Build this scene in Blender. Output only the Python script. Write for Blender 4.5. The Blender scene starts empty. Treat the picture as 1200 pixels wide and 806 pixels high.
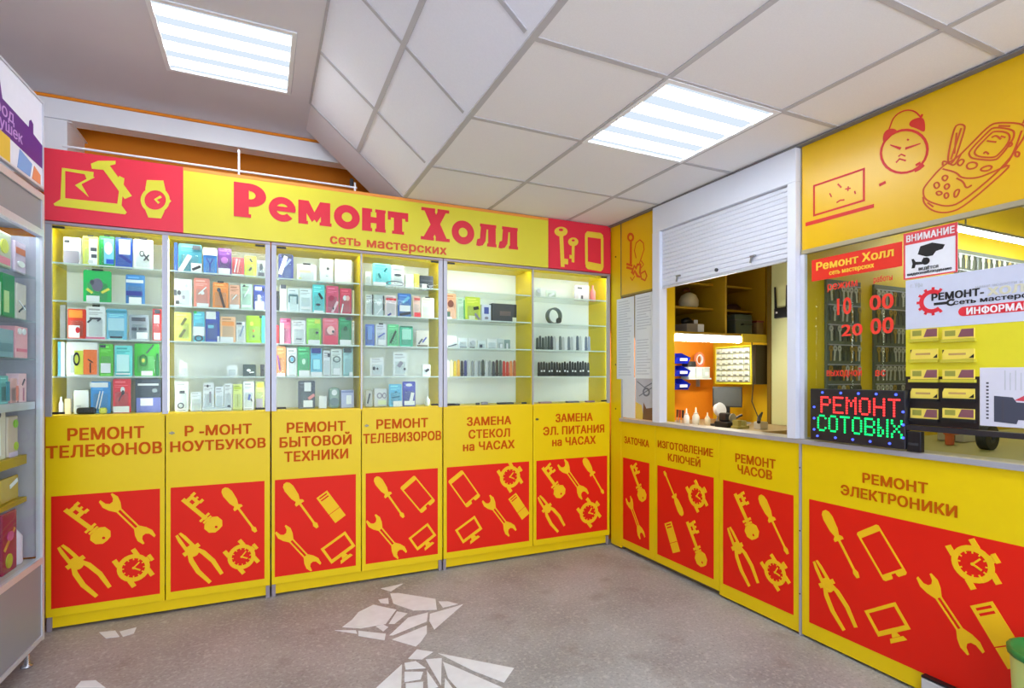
import bpy, bmesh, math, random
from mathutils import Matrix, Vector
from mathutils.geometry import tessellate_polygon

random.seed(7)
SC = bpy.context.scene
COL = SC.collection

# ------------------------------------------------------------------ camera, world, exposure
CAM = Vector((0.0, -3.3, 1.234))
YAW = math.radians(24.86)
FPX = 634.0                       # focal length in pixels of a 1200 px wide frame
CU, HV = 600.0, 441.0             # optical axis column, horizon row (shifted lens)
cd = bpy.data.cameras.new('camera')
cd.sensor_fit = 'HORIZONTAL'; cd.sensor_width = 36.0
cd.lens = 36.0 * FPX / 1200.0
cd.shift_y = (HV - 403.0) / 1200.0
cd.clip_start = 0.05
cam = bpy.data.objects.new('camera', cd); COL.objects.link(cam)
cam.location = CAM
cam.rotation_euler = (math.radians(90), 0, -YAW)
SC.camera = cam
SC.view_settings.view_transform = 'Standard'
SC.view_settings.look = 'None'
SC.view_settings.gamma = 1.0
SC.view_settings.use_curve_mapping = False
SC.view_settings.exposure = 0.2
WORLD_STRENGTH = 3.6
LAMP_STRENGTH = 7.5
TUBE_STRENGTH = 22.0
FILL_TUBE_STRENGTH = 26.0
w = bpy.data.worlds.new('daylight'); SC.world = w; w.use_nodes = True
bgn = w.node_tree.nodes['Background']
bgn.inputs[0].default_value = (0.82, 0.88, 1.0, 1); bgn.inputs[1].default_value = WORLD_STRENGTH

# ------------------------------------------------------------------ survey: rays of the photo met with real planes
RV = Vector((math.cos(YAW), -math.sin(YAW), 0)); FW = Vector((math.sin(YAW), math.cos(YAW), 0)); UP = Vector((0, 0, 1))
def ray(u, v): return RV * ((u - CU) / FPX) + FW + UP * ((HV - v) / FPX)
XR = 2.33                          # plane of the counter front and its windows
def F(u, v, y=0.0):                # on a plane parallel to the showcase fronts -> (x, z)
    d = ray(u, v); t = (y - CAM.y) / d.y; p = CAM + d * t; return (p.x, p.z)
def R(u, v, x=XR):                 # on a plane parallel to the counter front -> (y, z)
    d = ray(u, v); t = (x - CAM.x) / d.x; p = CAM + d * t; return (p.y, p.z)
def G(u, v, z=0.0):
    d = ray(u, v); t = (z - CAM.z) / d.z; p = CAM + d * t; return (p.x, p.y)
def frame(o, s, t, n):
    return Matrix(((s[0], t[0], n[0], o[0]), (s[1], t[1], n[1], o[1]), (s[2], t[2], n[2], o[2]), (0, 0, 0, 1)))
def FF(y=0.0): return frame((0, y, 0), (1, 0, 0), (0, 0, 1), (0, -1, 0))        # local (x, z, out)
def RF(x=XR): return frame((x, 0, 0), (0, -1, 0), (0, 0, 1), (-1, 0, 0))       # local (-y, z, out)
def Rs(u, v, x=XR):
    y, z = R(u, v, x); return (-y, z)

# ------------------------------------------------------------------ materials
def lin(c):
    r = []
    for q in c:
        q = q / 255.0
        r.append(q / 12.92 if q <= 0.04045 else ((q + 0.055) / 1.055) ** 2.4)
    return (r[0], r[1], r[2], 1.0)
MATS = {}
def M(c, rough=0.5, metal=0.0, name=None, spec=0.5, noise=0.0, nscale=40.0):
    key = (tuple(c), rough, metal, spec, noise)
    if key in MATS: return MATS[key]
    m = bpy.data.materials.new(name or 'mat_%d_%d_%d' % tuple(int(q) for q in c)); m.use_nodes = True
    nt = m.node_tree; b = nt.nodes['Principled BSDF']
    b.inputs['Roughness'].default_value = rough; b.inputs['Metallic'].default_value = metal
    b.inputs['Specular IOR Level'].default_value = spec
    tc = nt.nodes.new('ShaderNodeTexCoord'); nz = nt.nodes.new('ShaderNodeTexNoise'); nz.inputs['Scale'].default_value = nscale
    nt.links.new(tc.outputs['Object'], nz.inputs['Vector'])
    mx = nt.nodes.new('ShaderNodeMix'); mx.data_type = 'RGBA'
    k = max(noise, 0.03); L = lin(c)
    mx.inputs[6].default_value = tuple(max(0, q * (1 - k)) for q in L[:3]) + (1,)
    mx.inputs[7].default_value = tuple(min(1, q * (1 + k)) for q in L[:3]) + (1,)
    nt.links.new(nz.outputs[0], mx.inputs[0]); nt.links.new(mx.outputs[2], b.inputs['Base Color'])
    MATS[key] = m; return m
def emis(c, s, name):
    m = bpy.data.materials.new(name); m.use_nodes = True; nt = m.node_tree
    nt.nodes.remove(nt.nodes['Principled BSDF'])
    e = nt.nodes.new('ShaderNodeEmission'); e.inputs[0].default_value = lin(c); e.inputs[1].default_value = s
    nt.links.new(e.outputs[0], nt.nodes['Material Output'].inputs[0]); return m
def glassmat(name, tint, gloss=0.05, diff=0.0, rough=0.02, ior=1.45):
    m = bpy.data.materials.new(name); m.use_nodes = True; nt = m.node_tree
    nt.nodes.remove(nt.nodes['Principled BSDF'])
    tr = nt.nodes.new('ShaderNodeBsdfTransparent'); tr.inputs[0].default_value = lin(tint)
    gl = nt.nodes.new('ShaderNodeBsdfGlossy'); gl.inputs['Roughness'].default_value = rough
    fr = nt.nodes.new('ShaderNodeFresnel'); fr.inputs[0].default_value = ior
    mx = nt.nodes.new('ShaderNodeMixShader')
    ge = nt.nodes.new('ShaderNodeNewGeometry'); inv = nt.nodes.new('ShaderNodeMath'); inv.operation = 'SUBTRACT'; inv.inputs[0].default_value = 1.0
    mu = nt.nodes.new('ShaderNodeMath'); mu.operation = 'MULTIPLY'      # only the outer face of a pane reflects
    nt.links.new(ge.outputs['Backfacing'], inv.inputs[1]); nt.links.new(fr.outputs[0], mu.inputs[0]); nt.links.new(inv.outputs[0], mu.inputs[1])
    nt.links.new(mu.outputs[0], mx.inputs[0]); nt.links.new(tr.outputs[0], mx.inputs[1]); nt.links.new(gl.outputs[0], mx.inputs[2])
    out = mx
    if diff:
        df = nt.nodes.new('ShaderNodeBsdfDiffuse'); df.inputs[0].default_value = lin((225, 238, 232))
        m2 = nt.nodes.new('ShaderNodeMixShader'); m2.inputs[0].default_value = diff
        nt.links.new(mx.outputs[0], m2.inputs[1]); nt.links.new(df.outputs[0], m2.inputs[2]); out = m2
    nt.links.new(out.outputs[0], nt.nodes['Material Output'].inputs[0]); return m

YEL = M((234, 202, 8), 0.34, spec=0.3, name='yellow_laminate', nscale=6)
YELI = M((236, 205, 20), 0.4, name='yellow_laminate_inside', nscale=6)
RED = M((226, 34, 16), 0.5, spec=0.2, name='red_vinyl', nscale=6)
SRED = M((230, 42, 66), 0.4, name='red_sign_vinyl', nscale=6)
SYEL = M((224, 214, 56), 0.35, name='yellow_sign_vinyl', nscale=6)
ICON = M((244, 194, 24), 0.5, spec=0.25, name='yellow_vinyl', nscale=6)
DRED = M((200, 84, 0), 0.6, spec=0.15, name='orange_brown_lettering', nscale=6)
ALU = M((176, 178, 190), 0.4, 0.35, name='brushed_aluminium', nscale=90)
GREY = M((140, 142, 150), 0.5, name='grey_laminate', nscale=8)
WHITE = M((236, 238, 242), 0.45, name='white_paint', nscale=12)
BACK = M((240, 244, 246), 0.5, name='white_back_panel', nscale=8)
BLACK = M((24, 24, 28), 0.4, name='black_plastic')
DARKG = M((62, 64, 70), 0.5, name='dark_grey_plastic')
ORANGE = M((246, 146, 14), 0.6, name='orange_paint', nscale=5)
GLASS = glassmat('clear_glass', (247, 252, 250), ior=1.3)
SHELFG = glassmat('shelf_glass', (246, 252, 250), diff=0.05)
EDGE = M((226, 238, 234), 0.25, name='glass_edge')
CLEAR = glassmat('clear_plastic', (250, 252, 252), diff=0.05, rough=0.12, ior=1.25)
GLASS2 = glassmat('case_glass', (246, 251, 250), ior=1.1)

# ------------------------------------------------------------------ object plumbing
WM = {}
def base(u):
    return u
def empty(name, loc, label=None, cat=None, group=None, rotz=0.0):
    o = bpy.data.objects.new(name, None); o.empty_display_size = 0.05; COL.objects.link(o)
    o.location = loc; o.rotation_euler = (0, 0, rotz)
    WM[o] = Matrix.Translation(Vector(loc)) @ Matrix.Rotation(rotz, 4, 'Z')
    return tag(o, label, cat, group)
def tag(o, label=None, cat=None, group=None, kind=None):
    if label: o['label'] = label
    if cat: o['category'] = cat
    if group: o['group'] = group
    if kind: o['kind'] = kind
    return o
def put(name, me, mat=None, parent=None, mw=None):
    o = bpy.data.objects.new(name, me); COL.objects.link(o)
    if mat is not None and not me.materials: me.materials.append(mat)
    mw = mw if mw is not None else Matrix.Identity(4)
    o.matrix_basis = mw; WM[o] = mw.copy()
    if parent is not None:
        o.parent = parent; o.matrix_parent_inverse = WM[parent].inverted()
    return o

class MB:
    """collects solids; .build links them as one mesh object"""
    def __init__(s, mx=None): s.bm = bmesh.new(); s.mx = mx; s.k = 0
    def _t(s, vs, mx=None):
        m = mx or s.mx
        if m: bmesh.ops.transform(s.bm, matrix=m, verts=vs)
    def box(s, x0, x1, y0, y1, z0, z1, mx=None, bev=0.0):
        x0, x1 = sorted((x0, x1)); y0, y1 = sorted((y0, y1)); z0, z1 = sorted((z0, z1))
        r = bmesh.ops.create_cube(s.bm, size=1.0); vs = r['verts']
        for v in vs:
            v.co = Vector((x0 + (v.co.x + .5) * (x1 - x0), y0 + (v.co.y + .5) * (y1 - y0), z0 + (v.co.z + .5) * (z1 - z0)))
        if bev > 0:
            es = list({e for v in vs for e in v.link_edges})
            r2 = bmesh.ops.bevel(s.bm, geom=es, offset=bev, segments=2, affect='EDGES', profile=0.5)
            vs = list({v for f in r2['faces'] for v in f.verts} | {v for v in vs if v.is_valid})
        s._t(vs, mx); return s
    def prism(s, pts, h0, h1, mx=None):
        """polygon in local xy, extruded along local z from h0 to h1"""
        s.k += 1                       # thin films that overlap lie a hair above one another
        if abs(h1 - h0 - 1.0) < 1e-6: h1 += .035 * (s.k % 40)
        elif h1 - h0 < .0013: h1 += .00003 * (s.k % 24)
        a = 0
        for i in range(len(pts)):
            x0, y0 = pts[i][0], pts[i][1]; x1, y1 = pts[(i + 1) % len(pts)][0], pts[(i + 1) % len(pts)][1]
            a += x0 * y1 - x1 * y0
        if a < 0: pts = list(reversed(pts))
        lo = [s.bm.verts.new((p[0], p[1], h0)) for p in pts]; hi = [s.bm.verts.new((p[0], p[1], h1)) for p in pts]
        n = len(pts); fs = []
        try:
            if n <= 4: s.bm.faces.new(hi); s.bm.faces.new(list(reversed(lo)))
            else:
                for tri in tessellate_polygon([[Vector((p[0], p[1], 0)) for p in pts]]):
                    s.bm.faces.new([hi[q] for q in tri]); s.bm.faces.new([lo[q] for q in tri])
            for i in range(n):
                j = (i + 1) % n; s.bm.faces.new((lo[i], lo[j], hi[j], hi[i]))
        except ValueError:
            pass
        s._t(lo + hi, mx); return s
    def rect(s, x0, y0, x1, y1, h0=0.0, h1=1.0, mx=None):
        return s.prism([(x0, y0), (x1, y0), (x1, y1), (x0, y1)], h0, h1, mx)
    def strip(s, outer, inner, h0=0.0, h1=1.0, mx=None, closed=True):
        n = len(outer)
        for i in range(n if closed else n - 1):
            j = (i + 1) % n
            s.prism([outer[i], outer[j], inner[j], inner[i]], h0, h1, mx)
        return s
    def ring(s, cx, cy, rx, ry, k=0.7, h0=0.0, h1=1.0, a0=0.0, a1=360.0, n=24, mx=None):
        full = abs(a1 - a0) >= 359.9
        m = n if full else n + 1
        A = [math.radians(a0 + (a1 - a0) * i / n) for i in range(m)]
        o = [(cx + rx * math.cos(a), cy + ry * math.sin(a)) for a in A]
        i_ = [(cx + rx * k * math.cos(a), cy + ry * k * math.sin(a)) for a in A]
        return s.strip(o, i_, h0, h1, mx, full)
    def disc(s, cx, cy, rx, ry=None, h0=0.0, h1=1.0, n=20, mx=None):
        ry = ry or rx
        return s.prism([(cx + rx * math.cos(2 * math.pi * i / n), cy + ry * math.sin(2 * math.pi * i / n)) for i in range(n)], h0, h1, mx)
    def stroke(s, pts, wd, h0=0.0, h1=1.0, closed=False, mx=None):
        n = len(pts); ws = wd if isinstance(wd, (list, tuple)) else [wd] * n
        L, Rr = [], []
        for i in range(n):
            p = Vector(pts[i][:2])
            a = Vector(pts[(i - 1) % n][:2]) if (closed or i > 0) else None
            b = Vector(pts[(i + 1) % n][:2]) if (closed or i < n - 1) else None
            d = Vector((0, 0))
            if a is not None and (p - a).length > 1e-9: d += (p - a).normalized()
            if b is not None and (b - p).length > 1e-9: d += (b - p).normalized()
            if d.length < 1e-6: d = Vector((1, 0))
            d.normalize(); nn = Vector((-d.y, d.x)) * ws[i] / 2
            L.append(p + nn); Rr.append(p - nn)
        for i in range(n if closed else n - 1):
            j = (i + 1) % n
            s.prism([L[i], Rr[i], Rr[j], L[j]], h0, h1, mx)
        return s
    def tube(s, pts, r, n=8, mx=None):
        pts = [Vector(p) for p in pts]; rs = r if isinstance(r, (list, tuple)) else [r] * len(pts)
        rings = []; allv = []
        for i, p in enumerate(pts):
            d = Vector((0, 0, 0))
            if i > 0: d += (p - pts[i - 1]).normalized()
            if i < len(pts) - 1: d += (pts[i + 1] - p).normalized()
            d.normalize()
            a = d.orthogonal().normalized() if i == 0 else (rings_a - d * rings_a.dot(d)).normalized()
            rings_a = a; b = d.cross(a)
            vs = [s.bm.verts.new(p + (a * math.cos(2 * math.pi * k / n) + b * math.sin(2 * math.pi * k / n)) * rs[i]) for k in range(n)]
            rings.append(vs); allv += vs
        for i in range(len(rings) - 1):
            for k in range(n):
                s.bm.faces.new((rings[i][k], rings[i][(k + 1) % n], rings[i + 1][(k + 1) % n], rings[i + 1][k]))
        s.bm.faces.new(list(reversed(rings[0]))); s.bm.faces.new(rings[-1])
        s._t(allv, mx); return s
    def lathe(s, prof, n=16, mx=None, cx=0.0, cy=0.0, cz=0.0):
        rings = []; allv = []
        for (r, z) in prof:
            vs = [s.bm.verts.new((cx + max(r, 1e-4) * math.cos(2 * math.pi * k / n), cy + max(r, 1e-4) * math.sin(2 * math.pi * k / n), cz + z)) for k in range(n)]
            rings.append(vs); allv += vs
        for i in range(len(rings) - 1):
            for k in range(n):
                s.bm.faces.new((rings[i][k], rings[i][(k + 1) % n], rings[i + 1][(k + 1) % n], rings[i + 1][k]))
        s.bm.faces.new(list(reversed(rings[0]))); s.bm.faces.new(rings[-1])
        s._t(allv, mx); return s
    def mesh(s, name, smooth=False):
        bmesh.ops.recalc_face_normals(s.bm, faces=s.bm.faces)
        if smooth:
            for f in s.bm.faces: f.smooth = True
        me = bpy.data.meshes.new(name); s.bm.to_mesh(me); s.bm.free(); return me
    def build(s, name, mat, parent=None, mw=None, smooth=False):
        return put(name, s.mesh(name, smooth), mat, parent, mw)
def structure(o): o['kind'] = 'structure'; return o

# lettering -----------------------------------------------------------------------------------
TXT = {}
CAPH = 0.728
def loops_of(me):
    adj = {}
    for e in me.edges:
        a, b = e.vertices; adj.setdefault(a, []).append(b); adj.setdefault(b, []).append(a)
    seen = set(); out = []
    for v0 in adj:
        if v0 in seen: continue
        lp = [v0]; seen.add(v0); cur = v0
        while True:
            nx = [q for q in adj[cur] if q not in seen]
            if not nx: break
            cur = nx[0]; seen.add(cur); lp.append(cur)
        if len(lp) > 2: out.append([(me.vertices[q].co.x, me.vertices[q].co.y) for q in lp])
    return out
def sarea(l): return sum(l[i][0] * l[(i + 1) % len(l)][1] - l[(i + 1) % len(l)][0] * l[i][1] for i in range(len(l))) / 2
def inside(p, l):
    c = False; n = len(l)
    for i in range(n):
        a, b = l[i], l[(i + 1) % n]
        if (a[1] > p[1]) != (b[1] > p[1]) and p[0] < (b[0] - a[0]) * (p[1] - a[1]) / (b[1] - a[1]) + a[0]: c = not c
    return c
def simple_loops(l, depth=0):
    """cut an outline that crosses itself into simple loops"""
    n = len(l)
    for i in range(n):
        a, b = l[i], l[(i + 1) % n]
        for j in range(i + 2, n):
            if i == 0 and j == n - 1: continue
            c, d = l[j], l[(j + 1) % n]
            den = (b[0] - a[0]) * (d[1] - c[1]) - (b[1] - a[1]) * (d[0] - c[0])
            if abs(den) < 1e-12: continue
            t = ((c[0] - a[0]) * (d[1] - c[1]) - (c[1] - a[1]) * (d[0] - c[0])) / den
            u = ((c[0] - a[0]) * (b[1] - a[1]) - (c[1] - a[1]) * (b[0] - a[0])) / den
            if 1e-6 < t < 1 - 1e-6 and 1e-6 < u < 1 - 1e-6 and depth < 12:
                X = (a[0] + t * (b[0] - a[0]), a[1] + t * (b[1] - a[1]))
                return simple_loops([X] + l[i + 1:j + 1], depth + 1) + simple_loops([X] + l[j + 1:] + l[:i + 1], depth + 1)
    return [l] if n > 2 and abs(sarea(l)) > 1e-7 else []
def text_mesh(body, bold):
    k = (body, bold)
    if k in TXT: return TXT[k]
    c = bpy.data.curves.new('lettering', 'FONT'); c.body = body; c.fill_mode = 'NONE'
    c.resolution_u = 3; c.space_character = 1.0 + bold * 1.6
    o = bpy.data.objects.new('lettering', c); COL.objects.link(o)
    bpy.context.view_layer.update()
    m0 = bpy.data.meshes.new_from_object(o.evaluated_get(bpy.context.evaluated_depsgraph_get()))
    bpy.data.objects.remove(o); bpy.data.curves.remove(c)
    lps = [q for l in loops_of(m0) for q in simple_loops(l)]; bpy.data.meshes.remove(m0)
    # a loop is a hole when it lies wholly inside another loop that turns the opposite way
    outs, holes = [], []
    for l in lps:
        own = [q for q in lps if q is not l and sarea(q) * sarea(l) < 0 and abs(sarea(q)) > abs(sarea(l)) and all(inside(p, q) for p in l[::max(1, len(l) // 8)])]
        if own: holes.append((l, min(own, key=lambda q: abs(sarea(q)))))
        else: outs.append(l)
    bm = bmesh.new(); n = 0
    sh = [(0, 0)] if bold < .005 else [(0, 0), (-bold, -bold * .6), (bold, bold * .6), (-bold, bold * .6), (bold, -bold * .6)]
    for (dx, dy) in sh:
        for l in outs:
            hs = [h for h, q in holes if q is l]; polys = [l] + hs; z = 1 + .02 * (n % 37); n += 1
            hi = [[bm.verts.new((p[0] + dx, p[1] + dy, z)) for p in q] for q in polys]; lo = [[bm.verts.new((p[0] + dx, p[1] + dy, 0)) for p in q] for q in polys]
            fl = [v for q in hi for v in q]
            for tri in tessellate_polygon([[Vector((p[0], p[1], 0)) for p in q] for q in polys]):
                f = bm.faces.new([fl[t] for t in tri]); f.normal_update()
                if f.normal.z < 0: f.normal_flip()
            for a, b in zip(hi, lo):
                m = len(a)
                for t in range(m): bm.faces.new((a[t], a[(t + 1) % m], b[(t + 1) % m], b[t]))
    me = bpy.data.meshes.new('lettering'); bm.to_mesh(me); bm.free()
    xs = [v.co.x for v in me.vertices]; x0, x1 = min(xs), max(xs)
    for v in me.vertices:
        v.co.x = (v.co.x - x0) / (x1 - x0); v.co.y = v.co.y / CAPH
    TXT[k] = me; return me
def lettering(body, fr, s0, s1, t0, h, mat, parent, name='lettering', bold=0.03, thick=0.0012, off=0.0005, rot=0.0):
    me = text_mesh(body, bold).copy()
    mw = fr @ Matrix.Translation((s0, t0, off)) @ Matrix.Rotation(rot, 4, 'Z') @ Matrix.Diagonal((s1 - s0, h, thick, 1))
    return put(name, me, mat, parent, mw)

# icons: unit axis (0,0)->(1,0), unit thickness ------------------------------------------------
def icon_key():
    m = MB(); m.rect(0, -.045, .64, .045); m.rect(.57, -.13, .62, .13); m.rect(.645, -.11, .69, .11)
    out = [(.70, -.11), (.77, -.19), (.9, -.19), (.99, -.1), (1, .0), (.99, .1), (.9, .19), (.77, .19), (.70, .11), (.69, 0)]
    inn = [(.915 + .03 * math.cos(math.atan2(p[1], p[0] - .85)), .03 * math.sin(math.atan2(p[1], p[0] - .85))) for p in out]
    m.strip(out, inn)
    m.rect(.05, .045, .13, .14); m.rect(.22, .045, .3, .14); m.rect(.05, .12, .3, .19); m.rect(.04, .17, .1, .27); m.rect(.155, .17, .2, .24); m.rect(.26, .17, .32, .27)
    return m.mesh('key_icon')
def icon_wrench():
    m = MB()
    h = [(.3, .05), (.2, .12), (.1, .155), (.0, .13), (.0, .10), (.08, .075), (.12, .03), (.12, -.03), (.08, -.075), (-.02, -.09), (-.01, -.13), (.1, -.155), (.2, -.12), (.3, -.05)]
    m.prism(h, 0, 1); m.prism([(1 - a, -b) for a, b in h], 0, 1)
    m.rect(.28, .022, .72, .052); m.rect(.28, -.052, .72, -.022)
    return m.mesh('wrench_icon')
def icon_screwdriver():
    m = MB()
    m.prism([(0, -.03), (0, .03), (.04, .07), (.12, .09), (.3, .075), (.39, .04), (.39, -.04), (.3, -.075), (.12, -.09), (.04, -.07)], 0, 1)
    m.prism([(.385, -.04), (.385, .04), (.42, .085), (.46, .085), (.46, -.085), (.42, -.085)], 0, 1)
    m.rect(.455, -.02, .9, .02); m.prism([(.88, -.02), (.88, .02), (.93, .045), (1, .025), (1, -.025), (.93, -.045)], 0, 1)
    return m.mesh('screwdriver_icon')
def icon_pliers():
    m = MB()
    for q in (1, -1):
        m.prism([(0, .008 * q), (0, .05 * q), (.1, .075 * q), (.3, .09 * q), (.38, .07 * q), (.36, .0), (.25, .03 * q), (.08, .016 * q)], 0, 1)
        m.stroke([(.36, .06 * q), (.5, .115 * q), (.72, .145 * q), (1, .115 * q)], [.05, .08, .078, .06], 0, 1)
        m.rect(.31, .08 * q, .38, .15 * q)
    m.disc(.37, 0, .085); m.ring(.37, 0, .105, .105, .6)
    return m.mesh('pliers_icon')
def icon_watch():
    m = MB(); m.ring(.5, 0, .40, .40, .70, n=28)
    for x0, x1 in ((0.02, .24), (.76, .98)):
        for q in (1, -1): m.rect(x0, q * .2, x1, q * .32)
    m.rect(.42, .38, .58, .43); m.rect(.4, .44, .6, .53)
    m.stroke([(.5, 0), (.66, .1)], .04); m.stroke([(.5, 0), (.44, .2)], .035); m.disc(.5, 0, .035)
    for k in range(12):
        a = math.radians(30 * k); m.stroke([(.5 + .23 * math.cos(a), .23 * math.sin(a)), (.5 + .29 * math.cos(a), .29 * math.sin(a))], .03)
    return m.mesh('watch_icon')
def icon_phone():
    m = MB(); W_, D = .27, .23
    m.prism([(.0, -W_ + .04), (.0, W_ - .04), (.03, W_), (.13, W_), (.13, -W_), (.03, -W_)], 0, 1)
    m.prism([(.88, -W_), (.88, W_), (.97, W_), (1, W_ - .04), (1, .07), (.96, .05), (.92, .05), (.92, -.05), (.96, -.05), (1, -.07), (1, -W_ + .04), (.97, -W_)], 0, 1)
    m.rect(.12, D, .89, W_); m.rect(.12, -W_, .89, -D)
    return m.mesh('phone_icon')
def icon_monitor():
    m = MB(); m.rect(0, .24, 1, .33); m.rect(0, -.36, 1, -.24); m.rect(0, -.25, .09, .25); m.rect(.91, -.25, 1, .25)
    m.prism([(.42, -.36), (.58, -.36), (.62, -.46), (.38, -.46)], 0, 1); m.prism([(.25, -.58), (.3, -.47), (.7, -.47), (.75, -.58)], 0, 1)
    return m.mesh('monitor_icon')
def icon_stick():
    m = MB(); W_ = .19
    m.rect(0, -W_, .05, W_)
    for a in (.05, .14): m.rect(a, -W_, a + .045, -.13); m.rect(a, .13, a + .045, W_); m.rect(a + .045, -W_, a + .09, W_)
    m.rect(.22, -W_, .66, W_); m.rect(.68, -W_, 1, W_)
    return m.mesh('memory_stick_icon')
ICONS = {'k': icon_key(), 'w': icon_wrench(), 's': icon_screwdriver(), 'p': icon_pliers(), 'c': icon_watch(), 'h': icon_phone(), 'm': icon_monitor(), 'f': icon_stick()}
SLIM = {'k': (.95, .88), 'w': (.96, .84), 's': (1, .92), 'p': (.97, .9), 'c': (.84, .84), 'h': (1, .97), 'm': (.95, .95), 'f': (1, 1)}
for k_, q in ICONS.items():
    q.materials.append(ICON)
    for v in q.vertices: v.co.x = .5 + (v.co.x - .5) * SLIM[k_][0]; v.co.y *= SLIM[k_][1]
def icon(k, fr, p0, p1, parent, off=0.0025):
    a = Vector(p0); b = Vector(p1); d = b - a; L = d.length
    mw = fr @ Matrix.Translation((a.x, a.y, off)) @ Matrix.Rotation(math.atan2(d.y, d.x), 4, 'Z') @ Matrix.Diagonal((L, L, 0.0012, 1))
    return put(ICONS[k].name, ICONS[k], None, parent, mw)

# ================================================================== SETTING
LOWC, UPC = 2.335, 2.80
XS0, XS1 = 0.25, 0.79            # slope between the two ceilings
YN, YF = -5.6, 0.82
def floor_mat():
    m = bpy.data.materials.new('terrazzo'); m.use_nodes = True; nt = m.node_tree; N = nt.nodes.new; Lk = nt.links.new
    b = nt.nodes['Principled BSDF']; b.inputs['Roughness'].default_value = 0.42
    tc = N('ShaderNodeTexCoord'); sx = N('ShaderNodeSeparateXYZ'); Lk(tc.outputs['Object'], sx.inputs[0])
    gt = N('ShaderNodeMath'); gt.operation = 'GREATER_THAN'; gt.inputs[1].default_value = 0.655; Lk(sx.outputs[0], gt.inputs[0])
    c0 = N('ShaderNodeMix'); c0.data_type = 'RGBA'; c0.inputs[6].default_value = lin((162, 154, 154)); c0.inputs[7].default_value = lin((166, 168, 170)); Lk(gt.outputs[0], c0.inputs[0])
    def layer(prev, tex, lo, hi, col, amt):
        rp = N('ShaderNodeMapRange'); rp.inputs[1].default_value = lo; rp.inputs[2].default_value = hi; rp.inputs[3].default_value = 0; rp.inputs[4].default_value = amt
        Lk(tex, rp.inputs[0]); mx = N('ShaderNodeMix'); mx.data_type = 'RGBA'; mx.inputs[7].default_value = lin(col)
        Lk(rp.outputs[0], mx.inputs[0]); Lk(prev, mx.inputs[6]); return mx.outputs[2]
    def noise(sc, det=3.0):
        n = N('ShaderNodeTexNoise'); n.inputs['Scale'].default_value = sc; n.inputs['Detail'].default_value = det; Lk(tc.outputs['Object'], n.inputs['Vector']); return n.outputs[0]
    def vor(sc):
        n = N('ShaderNodeTexVoronoi'); n.inputs['Scale'].default_value = sc; Lk(tc.outputs['Object'], n.inputs['Vector']); return n.outputs['Color']
    o = c0.outputs[2]
    o = layer(o, noise(2.0, 5), 0.40, 0.72, (116, 112, 112), 0.6)
    o = layer(o, noise(60, 2), 0.52, 0.72, (206, 206, 206), 0.42)
    o = layer(o, noise(95, 1), 0.56, 0.74, (104, 100, 98), 0.5)
    o = layer(o, noise(26, 2), 0.6, 0.72, (200, 200, 200), 0.4)
    o = layer(o, noise(5, 6), 0.58, 0.72, (118, 104, 94), 0.4)
    Lk(o, b.inputs['Base Color']); return m
fl = MB().box(-1.5, 4.8, YN, YF + .1, -0.1, 0.0).build('floor', floor_mat()); structure(fl)

# marble shards laid into the floor (pixel outlines met with the floor plane)
def z7(p): return (350 + p[0] / 3.4286, 640 + p[1] / 3.4286)
SH = [[(330,170),(420,150),(370,182)], [(368,190),(400,188),(550,212),(555,255),(460,258),(380,230)], [(320,215),(360,208),(362,232),(330,228)],
      [(175,325),(215,295),(240,265),(300,235),(392,255),(350,312),(250,330)], [(362,312),(395,262),(437,270),(385,312)], [(365,358),(440,287),(520,266),(515,302),(378,358)],
      [(375,375),(515,318),(515,350),(490,385),(470,403)], [(527,272),(660,234),(545,335),(525,300)], [(562,222),(600,222),(640,232),(580,247)],
      [(145,338),(230,338),(235,352)], [(240,340),(350,352),(345,378),(240,360)], [(310,322),(340,315),(360,325),(340,342)],
      [(475,415),(540,425),(495,455),(440,452)], [(560,430),(865,490),(825,548),(700,500)], [(580,465),(640,490),(820,569),(640,575),(600,530)],
      [(510,455),(575,450),(572,560)], [(415,475),(300,580),(412,580)], [(425,470),(470,462),(510,490),(430,495)], [(425,505),(500,505),(490,535),(425,545)],
      [(430,552),(500,545),(500,590),(430,590)], [(588,530),(622,575),(585,580)], [(515,500),(560,565),(520,580)]]
mi = MB()
for poly in SH: mi.prism([G(*z7(p)) for p in poly], 0.0, 0.0012)
for poly in ([(116,741),(135,739),(140,746),(124,748)], [(140,740),(160,735),(157,742),(144,746)], [(88,806),(95,798),(112,797),(124,806)]):
    mi.prism([G(*p) for p in poly], 0.0, 0.0012)
mi.build('marble_inlay', M((224, 228, 234), 0.35, name='white_marble', noise=0.12, nscale=18), fl)

CEILM = M((236, 235, 238), 0.85, name='ceiling_tile', noise=0.05, nscale=220)
GRIDM = M((186, 184, 188), 0.5, name='ceiling_grid')
UPM = M((222, 219, 226), 0.7, name='ceiling_panel_upper', noise=0.05, nscale=3)
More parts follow.
